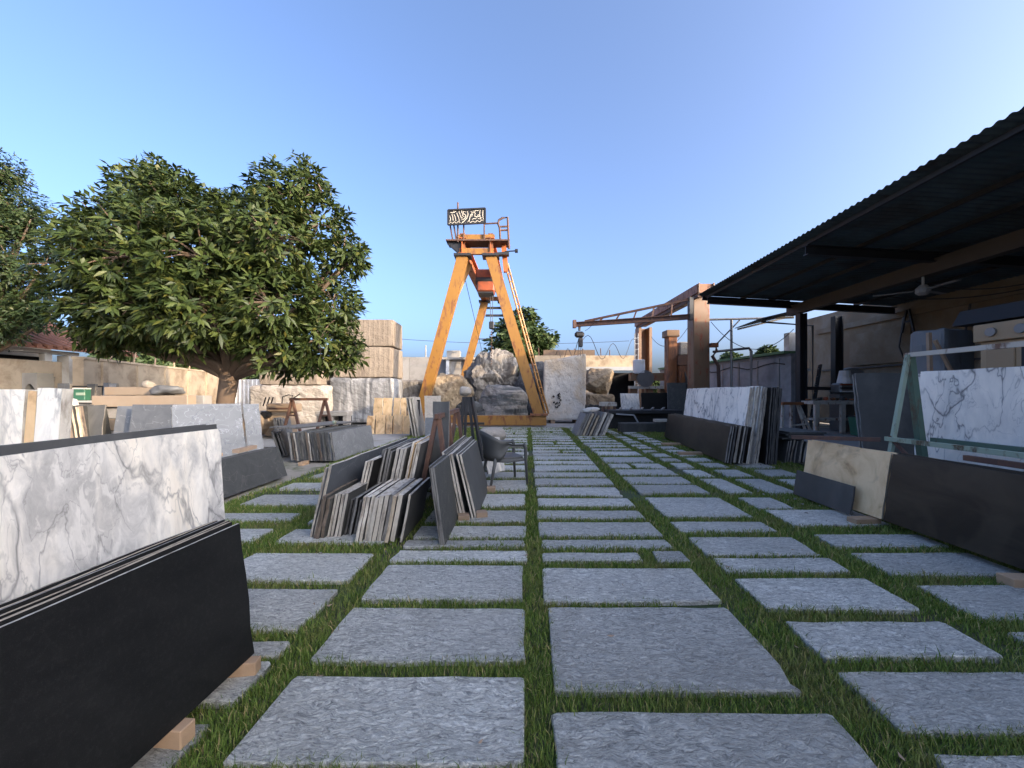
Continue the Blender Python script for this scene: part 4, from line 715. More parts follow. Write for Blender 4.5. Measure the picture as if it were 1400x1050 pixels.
for pts in ([(94, 10), (93, 45), (95, 75)], [(86, 8), (85, 40), (87, 62)], [(97, 85), (90, 78), (85, 90), (78, 80), (73, 92), (66, 82), (60, 92), (56, 80)], [(82, 12), (74, 12), (66, 25), (60, 45), (57, 75), (52, 88)], [(78, 45), (84, 40), (84, 52), (76, 55), (70, 48)],
            [(68, 12), (73, 30), (71, 50)], [(62, 14), (66, 34), (63, 52)], [(52, 12), (54, 35), (50, 62), (42, 82), (34, 96)], [(48, 18), (40, 12), (42, 30), (48, 40), (46, 60), (38, 70)], [(36, 8), (40, 40), (36, 66)], [(29, 8), (34, 45), (38, 72)], [(23, 20), (28, 50), (31, 82)],
            [(33, 90), (27, 80), (22, 92), (17, 80), (12, 92), (8, 82), (2, 92)], [(16, 30), (20, 55), (21, 78)], [(10, 26), (13, 50), (14, 74)], [(22, 10), (14, 18), (6, 16)], [(5, 38), (7, 60), (5, 78)], [(44, 50), (40, 46), (37, 52)], [(76, 68), (70, 66), (64, 70)], [(90, 62), (86, 70), (80, 66)], [(24, 97), (28, 95)], [(44, 96), (48, 93)], [(70, 98), (74, 96)], [(14, 8), (17, 5)]): stroke(pts, W)

# ================================================================== CENTRAL RACK OF SLABS
rk = thing('slab_rack', 'brown steel rack frame holding slabs in the middle of the yard', 'rack', (-.95, 5.7, 0))
for y, dx in ((4.95, .06), (5.65, .03), (6.7, 0)):
    MB().beam((-1.14-dx, y, -.03), (-.97, y, 1.12), .055, .055).build('upright_bar', 'rust_steel', rk); MB().beam((-.80, y, -.03), (-.93, y, 1.12), .055, .055).build('upright_bar', 'rust_steel', rk)
MB().beam((-.95, 4.9, 1.15), (-.95, 6.8, 1.15), .06, .06).build('top_bar', 'rust_steel', rk); MB().beam((-1.02, 4.9, .5), (-1.02, 6.8, .5), .04, .04).build('mid_bar', 'rust_steel', rk)
slab('stone_slab', 'dark grey slab standing upright in the central rack, above the others', (-1.10, 5.30), (-.87, 5.26), 1.33, .03, 2, 'charcoal_stone', 'rim_grey', 0)
gr = 'slabs on the left side of the central rack'
stack((-1.93, 6.35), (-2.03, 3.88), .70, 2, 'long navy slab on the outer left of the central rack', 'long slab just inside the outer left navy slab of the rack', gr, 'navy_stone', 'rim_pale', .022, .006, 13)
stack((-1.72, 6.3), (-1.80, 4.35), .68, 3, 'long black slab with pale rim inside the rack left side', 'black slab beside the long black slab inside the rack', gr, 'black_granite', 'rim_pale', .022, .012, 13)
stack((-1.95, 4.6), (-1.975, 3.86), .40, 3, 'weathered brown slab low at the front left of the rack', 'weathered brown slab beside its twin low at front left', gr, 'dark_slate', 'rim_brown', .026, .006, 11, 0, .03, .04, rough=.03)
stack((-1.83, 4.5), (-1.86, 3.90), .43, 4, 'short slab with white rim at the left front of the rack', 'short white rimmed slab in the left front row', gr, 'charcoal_stone', 'rim_pale', .030, .006, 11, 0, .03, .03)
stack((-1.68, 4.7), (-1.715, 3.95), .37, 7, 'short black slab left of the tall weathered slabs in the rack', 'short black slab in the tight row at rack front', gr, 'black_granite', 'rim_dark', .018, .007, 12, 0, .05, .03, ems=['rim_dark', 'rim_grey', 'rim_dark'])
stack((-1.49, 4.52), (-1.53, 3.78), .45, 9, 'short weathered slab at the left of the pale front row', 'short weathered slab in the pale row at rack front', gr, 'charcoal_stone', 'rim_pale', .036, .006, 11, 0, .03, .02, ems=['rim_pale', 'rim_pale', 'rim_grey', 'rim_tan'], rough=.02)
slab('stone_slab', 'smooth grey slab with clean edge closing the pale front row', (-1.065, 4.52), (-1.09, 3.76), .47, .022, 11, 'charcoal_stone', 'rim_pale', 0, gr)
stack((-1.80, 5.6), (-1.83, 4.62), .60, 2, 'mid height grey slab behind the pale front row, leftmost', 'mid height grey slab behind the pale row', gr, 'charcoal_stone', 'rim_tan', .045, .006, 12)
stack((-1.66, 5.7), (-1.70, 4.60), .78, 4, 'tall thin dark slab behind the pale front row', 'tall thin dark slab behind the pale row', gr, 'dark_slate', 'rim_grey', .022, .014, 12, 0, .05, .03)
stack((-1.50, 5.7), (-1.53, 4.58), .80, 3, 'tall slab with pale weathered edge in the rack middle', 'tall pale edged slab in the rack middle', gr, 'charcoal_stone', 'rim_pale', .034, .012, 12)
stack((-1.355, 7.6), (-1.37, 4.62), .86, 3, 'long tall weathered beige slab leaning on the rack posts', 'long tall weathered slab leaning on the rack', gr, 'travertine', 'rim_pale', .026, .012, 12, 0, .05, .03, fms=['charcoal_stone', 'dark_slate'])
gr = 'slabs on the right side of the central rack'
stack((-.635, 3.69), (-.615, 4.46), .76, 3, 'dark slab with rippled pale edge nearest on rack right side', 'dark slab beside the nearest one on rack right side', gr, 'dark_slate', 'rim_grey', .018, .004, 8, -.02, .02, .01)
stack((-.535, 4.50), (-.50, 6.35), .74, 4, 'long slab with white edge in the rack right side', 'white edged slab beside the long one on rack right side', gr, 'charcoal_stone', 'rim_pale', .022, .008, 12, 0, .03, .02)
stack((-.405, 4.49), (-.35, 5.85), .73, 2, 'dark slab with diagonal scratches facing the plastic chair', 'slab just behind the dark one facing the chair', gr, 'charcoal_stone', 'rim_pale', .022, .010, 14)
slab('stone_slab', 'mottled grey slab propped behind the plastic chair', (-.42, 6.9), (-.12, 7.25), .62, .03, 14, 'arabescato', 'rim_grey', 0)
for lb_, c, s in (('pale wood block beside the chair at the scratched dark slab', (XD(671, 5.75), 5.75, -.03), .14), ('pale wood block under the near end of the scratched slab', (XD(658, 4.55), 4.55, -.03), .13), ('wood block under the white edged slabs of the rack', (XD(634, 4.45), 4.45, -.034), .13)): wood_block(lb_, c, (s, .12, .09), R(rng.uniform(-20, 20)), 'pale_wood')
tt = thing('black_trestle', 'black steel A-frame trestle with stone lump on top, behind the rack', 'trestle', (XD(643, 8.4), 8.4, 0))
for a, b in ((628, 634), (634, 638), (650, 641), (661, 645)): MB().beam((XD(a, 8.4), 8.4-.2*(a % 2), 0), (XD(b, 8.4), 8.4, 1.36), .06, .06).build('leg', 'black_frame', tt)
MB().beam((XD(632, 8.4), 8.45, .78), (XD(662, 8.4), 8.45, .78), .05, .05).build('brace', 'black_frame', tt)
rock('stone_lump', 'pale rounded stone sitting on top of the black trestle', 'stone', (XD(636, 8.4), 8.4, 1.37), (.24, .22, .20), 'pale_block', 2.8, .04, 21, sub=3)
rock('stone_lump', 'flat pale stone slumped beside the foot of the crane rail', 'stone', (XD(672, 11.5), 11.5, -.03), (.75, .6, .42), 'pale_block', 3, .06, 22, sub=3)

# ================================================================== TAN SLABS BEFORE THE CRANE
gr = 'tan slabs before the crane'
lo = ('leftmost', 'second', 'third', 'fourth', 'rightmost'); xs = [501, 514, 528, 538, 551, 562]
for k in range(5): slab('stone_slab', f'rough tan slab, {lo[k]} of the lower row before the crane', (XD(xs[k]+.6, 14), 13.9), (XD(xs[k+1]-.6, 14), 13.9+.05*(k % 2)), .66+.03*(k % 2), .10, 10, 'travertine', 'rim_tan', -.03, gr, .03)
xs = [509, 523, 536, 547, 556, 566]
for k in range(5): slab('stone_slab', f'tan slab, {lo[k]} of the taller rear row before the crane', (XD(xs[k]+.6, 14.5), 14.4), (XD(xs[k+1]-.6, 14.5), 14.35+.05*(k % 2)), 1.29, .08, 8, 'travertine', 'rim_tan', -.03, gr, .02)
stack((XD(574, 12.8), 12.8), (XD(583, 13.6), 13.6), 1.30, 3, 'pale marble slab leaning at the right of the tan slabs', 'pale marble slab beside its twin right of the tan slabs', 'pale marble slabs by the crane', 'pale_block', 'rim_pale', .05, .05, 10)
slab('stone_slab', 'small weathered panel leaning in front of the ochre boulder', (XD(581, 12.6), 12.6), (XD(603, 12.6), 12.75), 1.35, .05, 12, 'pale_block', 'rim_pale', 0)
slab('stone_slab', 'dark navy panel below the weathered panel near the ochre boulder', (XD(581, 12.2), 12.2), (XD(602, 12.2), 12.3), .66, .04, 8, 'navy_stone', 'rim_grey', 0)
br = thing('bar_stand', 'low dark steel stand between tan slabs and pale marble', 'stand', (XD(568, 13.2), 13.2, 0))
for a in (562, 573): MB().beam((XD(a, 13.2), 13.2, -.03), (XD(a, 13.2), 13.2, 1.2), .05, .05).build('upright_bar', 'black_frame', br)
MB().beam((XD(561, 13.2), 13.2, 1.18), (XD(574, 13.2), 13.2, 1.18), .05, .05).build('top_bar', 'black_frame', br); MB().beam((XD(561, 13.2), 13.2, .5), (XD(574, 13.2), 13.2, .5), .05, .05).build('mid_bar', 'black_frame', br)

# ================================================================== PLASTIC ARMCHAIR
ch = thing('plastic_armchair', 'dark grey moulded plastic armchair facing right beside the central rack', 'chair', (-.15, 6.30, 0)); CR = Matrix.Rotation(R(20), 3, 'Z')
def cp(x, y, z): return Vector((-.15, 6.30, 0))+CR@Vector((x*.96, y*.96, z*.97))
m = MB(); N = 40; prof = []
for i in range(N+1):
    t = -1+2*i/N; a = abs(t)
    if a > .5: k = (a-.5)/.5; x = -.12+.40*k; y = .285+.012*math.sin(k*3.1)
    else: th_ = t/.5*math.pi/2; x = -.12-.20*math.cos(th_); y = abs(.285*math.sin(th_))
    y = math.copysign(y, t); top = .66+.22*(.5+.5*math.cos(min(1, a/.85)*math.pi))
    bot = .42 if a < .52 else min(top-.055, .42+.20*min(1, (a-.52)/.13))
    lean_ = -.05*(1-a)
    prof.append((x, y, top, bot, lean_))
VV = []; rowsn = 6
for x, y, top, bot, ln in prof:
    nrm = Vector((x+.12 if x < -.12 else 0, y, 0)); nrm = nrm.normalized() if nrm.length > 0 else Vector((-1, 0, 0))
    for j in range(rowsn):
        f = j/(rowsn-1); z = bot+(top-bot)*f; bul = .025*math.sin(f*math.pi)-.02*f
        VV.append((Vector((x+ln*f*1.2, y, z))-nrm*bul, nrm))
vs_ = [cp(*(p+n*.011)) for p, n in VV]+[cp(*(p-n*.011)) for p, n in VV]; K = len(VV); fs = []
for i in range(N):
    for j in range(rowsn-1): a, b, c, d = i*rowsn+j, (i+1)*rowsn+j, (i+1)*rowsn+j+1, i*rowsn+j+1; fs += [(a, b, c, d), (K+d, K+c, K+b, K+a)]
    a, b = i*rowsn, (i+1)*rowsn; fs += [(a, K+a, K+b, b), (a+rowsn-1, b+rowsn-1, K+b+rowsn-1, K+a+rowsn-1)]
for i in (0, N):
    for j in range(rowsn-1): a = i*rowsn+j; fs.append((a, a+1, K+a+1, K+a))
m.add(vs_, fs).build('back_shell', 'chair_plastic', ch, smooth=True)
m = MB(); pl_ = [(.27, -.24), (.29, 0), (.27, .24), (.1, .27), (-.2, .22), (-.29, .1), (-.29, -.1), (-.2, -.22), (.1, -.27)]
m.prism([cp(a, b, .415) for a, b in pl_], (0, 0, .035)); m.build('seat', 'chair_plastic', ch)
m = MB(); m.tube([cp(a, b, .405) for a, b in pl_+pl_[:1]], .018, 6); m.build('seat_rim', 'chair_plastic', ch)
for sy in (-1, 1):
    m = MB(); m.tube([cp(.27, sy*.285, .665), cp(.30, sy*.288, .60), cp(.305, sy*.285, .40), cp(.33, sy*.29, -.03)], [.026, .028, .025, .018], 8); m.build('leg', 'chair_plastic', ch, smooth=True)
    m = MB(); m.tube([cp(-.20, sy*.24, .44), cp(-.24, sy*.25, .25), cp(-.30, sy*.27, -.03)], [.030, .025, .018], 8); m.build('leg', 'chair_plastic', ch, smooth=True)
    m = MB(); m.tube([cp(.29, sy*.27, .40), cp(0, sy*.27, .385), cp(-.22, sy*.24, .40)], .018, 6); m.build('side_rail', 'chair_plastic', ch, smooth=True)

# ================================================================== RIGHT OF THE YARD
gr = 'slabs in the right middle stacks'
stack((4.87, 12.4), (4.30, 7.84), .74, 12, 'long brown black granite slab at the front of the right middle stack', 'striped edge granite slab in the right middle stack', gr, 'brown_black_granite', 'rim_grey', .024, .008, 9, .04, .10, .02, ems=['rim_pale', 'rim_grey', 'rim_dark', 'rim_pale'])
stack((5.12, 11.8), (4.68, 7.95), 1.57, 11, 'white marble slab with dark veins standing above the brown black granite', 'streaked edge marble slab in the right middle stack', gr, 'statuario', 'rim_pale', .026, .008, 7, 0, .05, .02, ems=['rim_pale', 'rim_pale', 'rim_grey'], rough=.02)
stack((5.52, 11.5), (5.10, 7.80), 1.56, 7, 'black slab edge-on next to the marble stack', 'black slab edge-on right of the marble stack', gr, 'black_granite', 'rim_dark', .026, .008, 4, 0, .04, .02)
for lb_, px, py in (('timber packing under the middle of the right middle granite', 946, 622), ('timber packing under the far part of the right middle granite', 920, 609)): q = G(px, py); wood_block(lb_, (q.x, q.y+.1, -.034), (.55, .14, .09), 0)
stack((2.15, 14.2), G(787, 596), .78, 9, 'blue grey slab at the left face of the small leaning pile', 'grey slab in the small pile before white block', 'small leaning pile before the white block', 'blue_grey_marble', 'rim_grey', .07, .03, 24, -.03, .04, .06, ems=['rim_tan', 'rim_grey', 'rim_pale', 'rim_grey'], fms=['charcoal_stone', 'blue_grey_marble'], rough=.03)
rock('stone_lump', 'white stone chunk lying on top of the small leaning pile', 'stone', (XD(808, 13.6), 13.65, .74), (.55, .4, .18), 'white_block', 3, .05, 23, sub=3)
stack((XD(803, 17.3), 18.2), (XD(801, 17.3), 17.2), .9, 7, 'black slab at the left of the black bundle by the white block', 'black slab in the bundle right of the white block', 'black bundle by the white block', 'black_granite', 'rim_dark', .06, .03, 5, 0)
ts = thing('white_trestle', 'cream painted trestle with rusty legs right of the black bundle', 'trestle', (XD(831, 16.2), 16.2, 0))
MB().box((XD(831, 16.2), 16.2, .98), (.62, .5, .16)).build('top', 'chipped_cream', ts)
for a, b in ((824, 821), (830, 833), (838, 843)): MB().beam((XD(a, 16.2), 16.0, .9), (XD(b, 16.2), 16.0, -.02), .10, .08).build('leg', 'rust_steel', ts)
slab('marble_slab', 'grey and white marble slab leaning left of the far black slab', (XD(851, 17.5), 17.5), (XD(877, 17.5), 17.5), 1.42, .05, 14, 'arabescato', 'rim_pale', .0)
slab('stone_slab', 'shiny black slab standing in front of the saw bridge', (XD(878, 17.3), 17.3), (XD(914, 17.3), 17.3), 1.45, .05, 6, 'black_granite', 'rim_dark', .0)
slab('stone_slab', 'dark mottled slab standing at the foot of the saw column', (XD(914, 17.0), 17.0), (XD(940, 17.0), 17.0), 1.9, .05, 5, 'dark_slate', 'rim_grey', .0)
fb = thing('saw_bed', 'low dark saw bed table lying before the saw machine', 'saw bed', (XD(880, 15.6), 15.6, 0))
MB().box((XD(878, 15.6), 15.8, .70), (2.9, 1.2, .12)).build('bed_top', 'dark_steel', fb); MB().box((XD(880, 15.6), 16.0, .30), (2.6, .7, .66)).build('bed_base', 'black_board', fb)
for k in range(5): MB().beam((XD(845+k*14, 15.6), 15.3, .80), (XD(852+k*15, 15.6), 15.9, .84), .08, .05).build('offcut_strip', 'rim_grey', fb)
MB().beam((XD(842, 15.2), 15.15, .62), (XD(866, 15.2), 15.15, .58), .05, .05).build('pipe_rail', 'grey_paint', fb); MB().beam((XD(866, 15.2), 15.15, .58), (XD(872, 15.2), 15.15, .28), .05, .05).build('pipe_rail', 'grey_paint', fb)
stack((XD(907, 14.6), 14.75), (XD(844, 14.6), 14.6), .34, 4, 'low dark slab lying before the saw bed', 'low dark slab before the saw bed', 'low slabs before the saw bed', 'charcoal_stone', 'rim_dark', .05, .05, 10, 0)
MB().box((XD(904, 14.45), 14.45, .42), (.5, .3, .10)).build('cream_kerb_stone', 'chipped_cream', None, 'cream stone strip resting on the low dark slabs by the saw bed', 'stone strip')
# near right
gr = 'slabs in the near right stack'
stack((4.02, 4.20), (3.95, 1.2), .72, 5, 'big dark brown black granite slab at the right frame edge', 'granite slab behind the big dark slab at right', gr, 'brown_black_granite', 'rim_dark', .025, .006, 8, .07, .02, .015)
stack((4.035, 5.42), (4.03, 4.225), .72, 3, 'cream travertine slab with brown figure next to the dark granite', 'slab behind the cream travertine slab', gr, 'travertine', 'rim_tan', .025, .006, 8, .07, .01, .01)
slab('stone_slab', 'low dark slate strip leaning on the foot of the cream travertine', (3.96, 5.46), (3.925, 4.50), .335, .02, 7.5, 'charcoal_stone', 'rim_dark', .03, gr)
wood_block('timber block under the joint of cream and dark slabs', (3.93, 4.33, -.033), (.30, .12, .09), R(5)); wood_block('timber block under the big dark slab at right edge', (3.90, 2.94, -.033), (.30, .12, .09), R(-4))
stack((4.30, 4.5), (4.25, 1.3), .66, 5, 'grey slab lying low under the green frame rail', 'slab with pale edge under the green frame rail', 'slabs under the green frame', 'charcoal_stone', 'rim_grey', .03, .025, 7, .0, .05, .04, ems=['rim_grey', 'rim_dark', 'rim_pale'])
gf = thing('green_a_frame', 'green steel A-frame with peeling paint holding white marble', 'rack', (4.72, 3.4, 0))
for y in (4.6, 2.0):
    MB().beam((4.36, y, 0), (4.70, y, 1.90), .042, .042).build('leg', 'green_paint', gf); MB().beam((5.0, y+.04, 0), (4.76, y+.04, 1.88), .07, .07).build('leg', 'green_dark', gf); MB().beam((4.56, y+.05, .88), (4.90, y+.05, .88), .04, .04).build('brace', 'green_dark', gf)
MB().beam((4.73, 4.66, 1.90), (4.66, 1.9, 1.90), .05, .05).build('top_bar', 'chipped_cream', gf); MB().beam((4.50, 4.66, .90), (4.44, 1.9, .90), .05, .05).build('lower_rail', 'green_paint', gf); MB().beam((4.93, 4.55, .90), (4.93, 1.9, .90), .05, .05).build('lower_rail', 'green_dark', gf)
MB().beam((4.50, 4.62, .93), (4.52, 4.40, .70), .03, .03).build('strut', 'rust_steel', gf)
rs = thing('rust_bar', 'long rusty steel angle bar lying across the cream travertine stack', 'bar', (4.2, 4.8, .84)); MB().beam((3.86, 5.35, .84), (4.49, 4.72, .88), .05, .05).build('bar_body', 'rust_steel', rs)
rs2 = thing('rust_bar', 'rusty steel bar lying along the top of the near right granite', 'bar', (4.2, 2.6, .83)); MB().beam((4.33, 3.7, .83), (4.16, 1.4, .86), .05, .05).build('bar_body', 'rust_steel', rs2)
stack((5.12, 4.95), (5.10, 1.6), 1.72, 3, 'large white marble slab with thin dark veins behind the green frame', 'slab behind the large white marble on the green frame', 'slabs on the green frame', 'statuario', 'rim_pale', .025, .012, 3, .0)
stack((XD(1180, 6.7), 6.65), (XD(1264, 6.5), 6.5), 1.80, 2, 'tall charcoal slab standing behind the left leg of the green frame', 'slab behind the tall charcoal slab near the green frame', 'charcoal slabs behind the green frame', 'charcoal_stone', 'rim_grey', .03, .02, 8, 0)
stack((5.62, 9.0), (5.66, 8.05), .46, 8, 'grey slab at the left of the fan of thin slabs by the shed', 'thin grey slab in the leaning fan by the shed edge', 'fan of thin slabs by the shed', 'charcoal_stone', 'rim_grey', .03, .03, 10, 0, .05, .05, ems=['rim_grey', 'rim_pale', 'rim_dark'])
for k in range(4): MB().box((6.0+.03*k, 8.5-.02*k, .50+.042*k), (.75, .95, .036), R(rng.uniform(-5, 5))).build('flat_slab', 'charcoal_stone', None, 'thin slab lying flat over the fan, %s of four' % ('lowest', 'second from bottom', 'second from top', 'topmost')[k], 'slab', 'flat slabs by the shed')

# ================================================================== STONE SAW PORTAL AND JIB
sp = thing('portal_saw', 'tan and rust painted portal stone saw with two columns', 'machine', (7.95, 20, 0))
MB().box((8.05, 16.75, 2.78), (.70, .6, 5.56), bev=.03).build('column', 'machine_tan', sp); MB().box((8.0, 16.34, .3), (1.1, .9, .6)).build('column_base', 'machine_tan', sp)
m = MB(); m.box((7.72, 23.7, 2.7), (.16, .7, 5.4)); m.box((8.36, 23.7, 2.7), (.16, .7, 5.4)); m.box((8.04, 23.98, 2.7), (.5, .14, 5.4)); m.build('column', 'machine_tan', sp)
MB().beam((7.95, 15.9, 5.74), (8.0, 24.2, 5.74), .70, .36).build('top_beam', 'rust_orange', sp); MB().beam((7.70, 15.95, 5.47), (7.75, 24.1, 5.47), .10, .14).build('rail', 'rust_steel', sp)
for o in (-.3, .3): MB().beam((7.95+o, 15.88, 5.74), (7.95+o, 15.82, 5.74), .05, .40).build('end_flange', 'machine_tan', sp)
MB().box((7.45, 18.2, 2.85), (.42, .5, 2.5), bev=.03).build('spindle_post', 'rust_orange', sp); MB().box((7.45, 18.2, 4.2), (.6, .6, .32), bev=.02).build('post_head', 'machine_tan', sp)
MB().prism([(7.2, 17.95, 1.65), (7.66, 17.95, 1.65), (7.66, 17.95, .95), (7.45, 17.95, 1.0)], (0, .4, 0)).build('blade_guard', 'rust_orange', sp)
MB().box((8.35, 18.4, 3.50), (1.15, .9, .62), bev=.05).build('motor_cover', 'pale_block', sp); MB().box((8.3, 18.3, 2.95), (1.3, 1.0, .45)).build('carriage', 'rust_steel', sp); MB().box((8.3, 18.2, 2.3), (1.2, .8, .8)).build('gear_box', 'rust_orange', sp)
MB().box((8.3, 18.25, 1.55), (1.5, 1.0, .6)).build('drive_box', 'dark_steel', sp)
for k in range(3): MB().tube([(7.9+k*.3, 17.9, 2.7), (8.0+k*.3, 17.75, 2.0), (7.8+k*.32, 17.85, 1.3)], .05, 6).build('hose', 'cable', sp)
MB().box((6.95, 19.6, 2.25), (2.0, .4, .38)).build('bridge_beam', 'machine_tan', sp); MB().box((6.9, 19.4, 1.72), (2.1, .3, .14)).build('bridge_rail', 'chipped_cream', sp)
for a in (6.1, 6.9, 7.6): MB().box((a, 19.6, .85), (.35, .4, 1.7)).build('bridge_pier', 'machine_tan', sp)
MB().tube([(6.62, 19.2, 2.15), (6.62, 19.34, 2.15)], .42, 18).build('saw_blade', 'steel_grey', sp); MB().box((6.35, 19.4, 2.75), (.5, .4, .7), bev=.04).build('guard_box', 'white_paint', sp)
for o in (0, .4): MB().tube([(7.35+o*.5, 23.2, 0), (7.35+o*.5, 23.2, 5.0)], .03, 5).build('ladder_rail', 'grey_paint', sp)
for k in range(14): MB().tube([(7.35, 23.2, .3+k*.34), (7.55, 23.2, .3+k*.34)], .02, 5).build('ladder_rung', 'grey_paint', sp)
jb = thing('jib_crane', 'rusty lattice jib boom reaching left from the saw column', 'crane', (7.5, 16.2, 0))
a, b = Vector((7.45, 16.15, 4.62)), Vector((2.95, 18.0, 4.62)); MB().ibeam(a, b, .14, .22, .03).build('boom', 'rust_steel', jb)
t0_, t1_ = Vector((7.45, 16.15, 5.35)), b+Vector((.4, -.15, .12)); MB().beam(t0_, t1_, .09, .09).build('top_chord', 'rust_steel', jb)
for k in range(1, 6): f_ = k/6.3; MB().beam(a.lerp(b, f_), t0_.lerp(t1_, f_*1.02), .06, .06).build('lattice_bar', 'rust_steel', jb)
MB().box((7.45, 16.15, 4.95), (.16, .16, .95)).build('pivot_post', 'dark_steel', jb); MB().box(b+Vector((-.05, 0, .02)), (.14, .24, .36)).build('end_plate', 'rust_steel', jb)
hx = Vector((3.12, 17.93, 4.5)); MB().tube([hx, hx+Vector((0, 0, -.18))], .06, 6).build('trolley', 'dark_steel', jb); MB().box(hx+Vector((0, 0, -.36)), (.44, .26, .28), bev=.08).build('hoist_motor', 'black_frame', jb); MB().box(hx+Vector((.05, 0, -.72)), (.20, .18, .42), bev=.03).build('hoist_body', 'black_frame', jb)
for o in (-.12, 0, .12): MB().tube([hx+Vector((o*.6+.03, 0, -.9)), hx+Vector((o+.05, 0, -1.35))], .012, 4).build('hoist_chain', 'cable', jb)
pf = thing('pipe_gantry', 'thin grey pipe frame spanning from saw column to shed', 'pipe frame', (9.5, 16, 0))
for pts, r_ in (([P(968, 437, 16.6), P(1085, 434, 16.2)], .05), ([P(1000, 437, 16.5), P(1000, 585, 16.5)], .05), ([P(975, 481, 16.5), P(1024, 476, 16.5), P(1027, 480, 16.5), P(1027, 583, 16.5)], .06), ([P(1011, 438, 16.5), P(978, 472, 16.5)], .03)): MB().tube(pts, r_, 6).build('pipe', 'steel_grey', pf)
vt = thing('valve_stand', 'rusty valve bracket on the right of the saw column', 'bracket', P(977, 560, 16.4)); 
for pts in ([P(970, 472, 16.4), P(978, 470, 16.4), P(980, 480, 16.4), P(974, 487, 16.4), P(982, 500, 16.4), P(984, 560, 16.4)],): MB().tube(pts, .07, 6).build('pipe_body', 'rust_steel', vt)
MB().box(P(976, 472, 16.4), (.3, .2, .18)).build('valve_head', 'rust_orange', vt)
def wire(label, a, b, sag, r_=.014, n=18, waves=0, name='cable'):
    a, b = Vector(a), Vector(b); pts = [a.lerp(b, k/n)-Vector((0, 0, sag*4*(k/n)*(1-k/n)-waves*math.sin(k/n*math.pi*5))) for k in range(n+1)]
    MB().tube(pts, r_, 4).build(name, 'cable', None, label, 'cable', 'overhead cables')
wire('sagging cable from the saw column to the white shed pillar', P(972, 440, 16.4), P(1085, 450, 16.4), 1.0); 
wire('thin power line crossing low behind the crane', P(540, 463, 60), P(860, 466, 60), .6, .03)
wire('festoon cable hanging from the jib towards the rear column', P(796, 466, 17.9), P(871, 470, 23), .5, .016, 24, .45)
wire('festoon cable looping left of the jib hoist', P(760, 485, 22), P(796, 466, 18), .3, .016, 18, .3)
wire('thin slanting stay wire from the jib end to the beam', P(800, 452, 17.9), P(812, 441, 17.5), .05, .012)
wire('cable drooping between rear saw column and front column', P(890, 460, 22), P(945, 440, 17), .8, .014)

# ================================================================== INSIDE THE SHED
wt = thing('work_bench', 'cream timber work bench with a cluttered top under the shed', 'bench', (11.6, 13.9, 0))
x0, x1 = XD(1106, 14), XD(1175, 14)
MB().box(((x0+x1)/2, 14.2, 1.10), (x1-x0, .8, .12)).build('bench_top', 'chipped_cream', wt); MB().box(((x0+x1)/2, 14.0, .5), (x1-x0-.1, .3, .08)).build('shelf', 'chipped_cream', wt)
for a in (x0+.15, XD(1147, 14), x1-.08): MB().box((a, 13.85, .52), (.15, .10, 1.04)).build('leg', 'chipped_cream', wt)
for k in range(9): rock('stone_lump', f'broken stone piece on the cluttered bench top, {ORD[k]} from its left end', 'stone', (x0+.12+k*.195, 14.1+rng.uniform(-.15, .15), 1.165), (.18, .15, rng.uniform(.06, .14)), ('rust_orange', 'rim_brown', 'rim_dark', 'hoist_red')[k % 4], 3, .03, 30+k, group='stone pieces on the bench', sub=2)
gm = thing('polishing_machine', 'grey and white polishing machine on the floor behind the bench', 'machine', (XD(1157, 14.8), 14.9, 0))
MB().box((XD(1157, 14.8), 15.0, .7), (.55, .5, 1.4)).build('base', 'steel_grey', gm); MB().box((XD(1157, 14.8), 14.95, 1.62), (.62, .5, .40), bev=.06).build('head', 'steel_grey', gm); MB().tube([(XD(1158, 14.8), 14.9, 1.8), (XD(1158, 14.8), 14.9, 2.3)], [.26, .17], 12).build('motor', 'white_paint', gm)
for k in range(3): MB().box((XD(1157, 14.8), 14.68, 1.5+.13*k), (.66, .04, .05)).build('trim', ('white_paint', 'black_frame', 'hoist_red')[k], gm)
dk = thing('stone_disc', 'large round grey disc leaning on the wall behind the polishing machine', 'disc', (XD(1165, 16), 16.1, 0)); MB().tube([(XD(1165, 16), 16.1, 1.75), (XD(1165, 16), 16.25, 1.78)], .74, 28).build('disc_body', 'concrete_wall', dk); MB().box((XD(1165, 16), 16.2, .5), (.9, .3, 1.0)).build('stand', 'dark_steel', dk)
ld = thing('step_ladder', 'thin steel step ladder between the two dark shed columns', 'ladder', (XD(1120, 15.5), 15.5, 0))
for o in (0, .35): MB().beam((XD(1108, 15.5)+o*.6, 15.5+o, 0), (XD(1128, 15.5)+o*.6, 15.7+o, 2.6), .06, .05).build('stile', 'dark_steel', ld)
for k in range(8): q = Vector((XD(1108, 15.5), 15.5, 0)).lerp(Vector((XD(1128, 15.5), 15.7, 2.6)), (k+.5)/8); MB().beam(q, q+Vector((.21, .35, 0)), .05, .04).build('rung', 'dark_steel', ld)
ls = thing('light_panel', 'pale concrete panel seen between the two dark shed columns', 'panel', (12.6, 17.8, 0)); MB().box((13.3, 18.6, 1.25), (1.7, .12, 2.5)).build('panel_face', 'concrete_pale', ls); MB().box((13.3, 18.5, 2.55), (1.75, .2, .1)).build('panel_cap', 'concrete_pale', ls)
for k in range(4): MB().box((12.9, 18.45, 2.75+.20*k), (.9, .14, .05)).build('louvre', 'concrete_pale', ls)
cb = thing('tall_cabinet', 'tall beige cabinet with round vents under the shed at right', 'cabinet', (7.9, 5.5, 0))
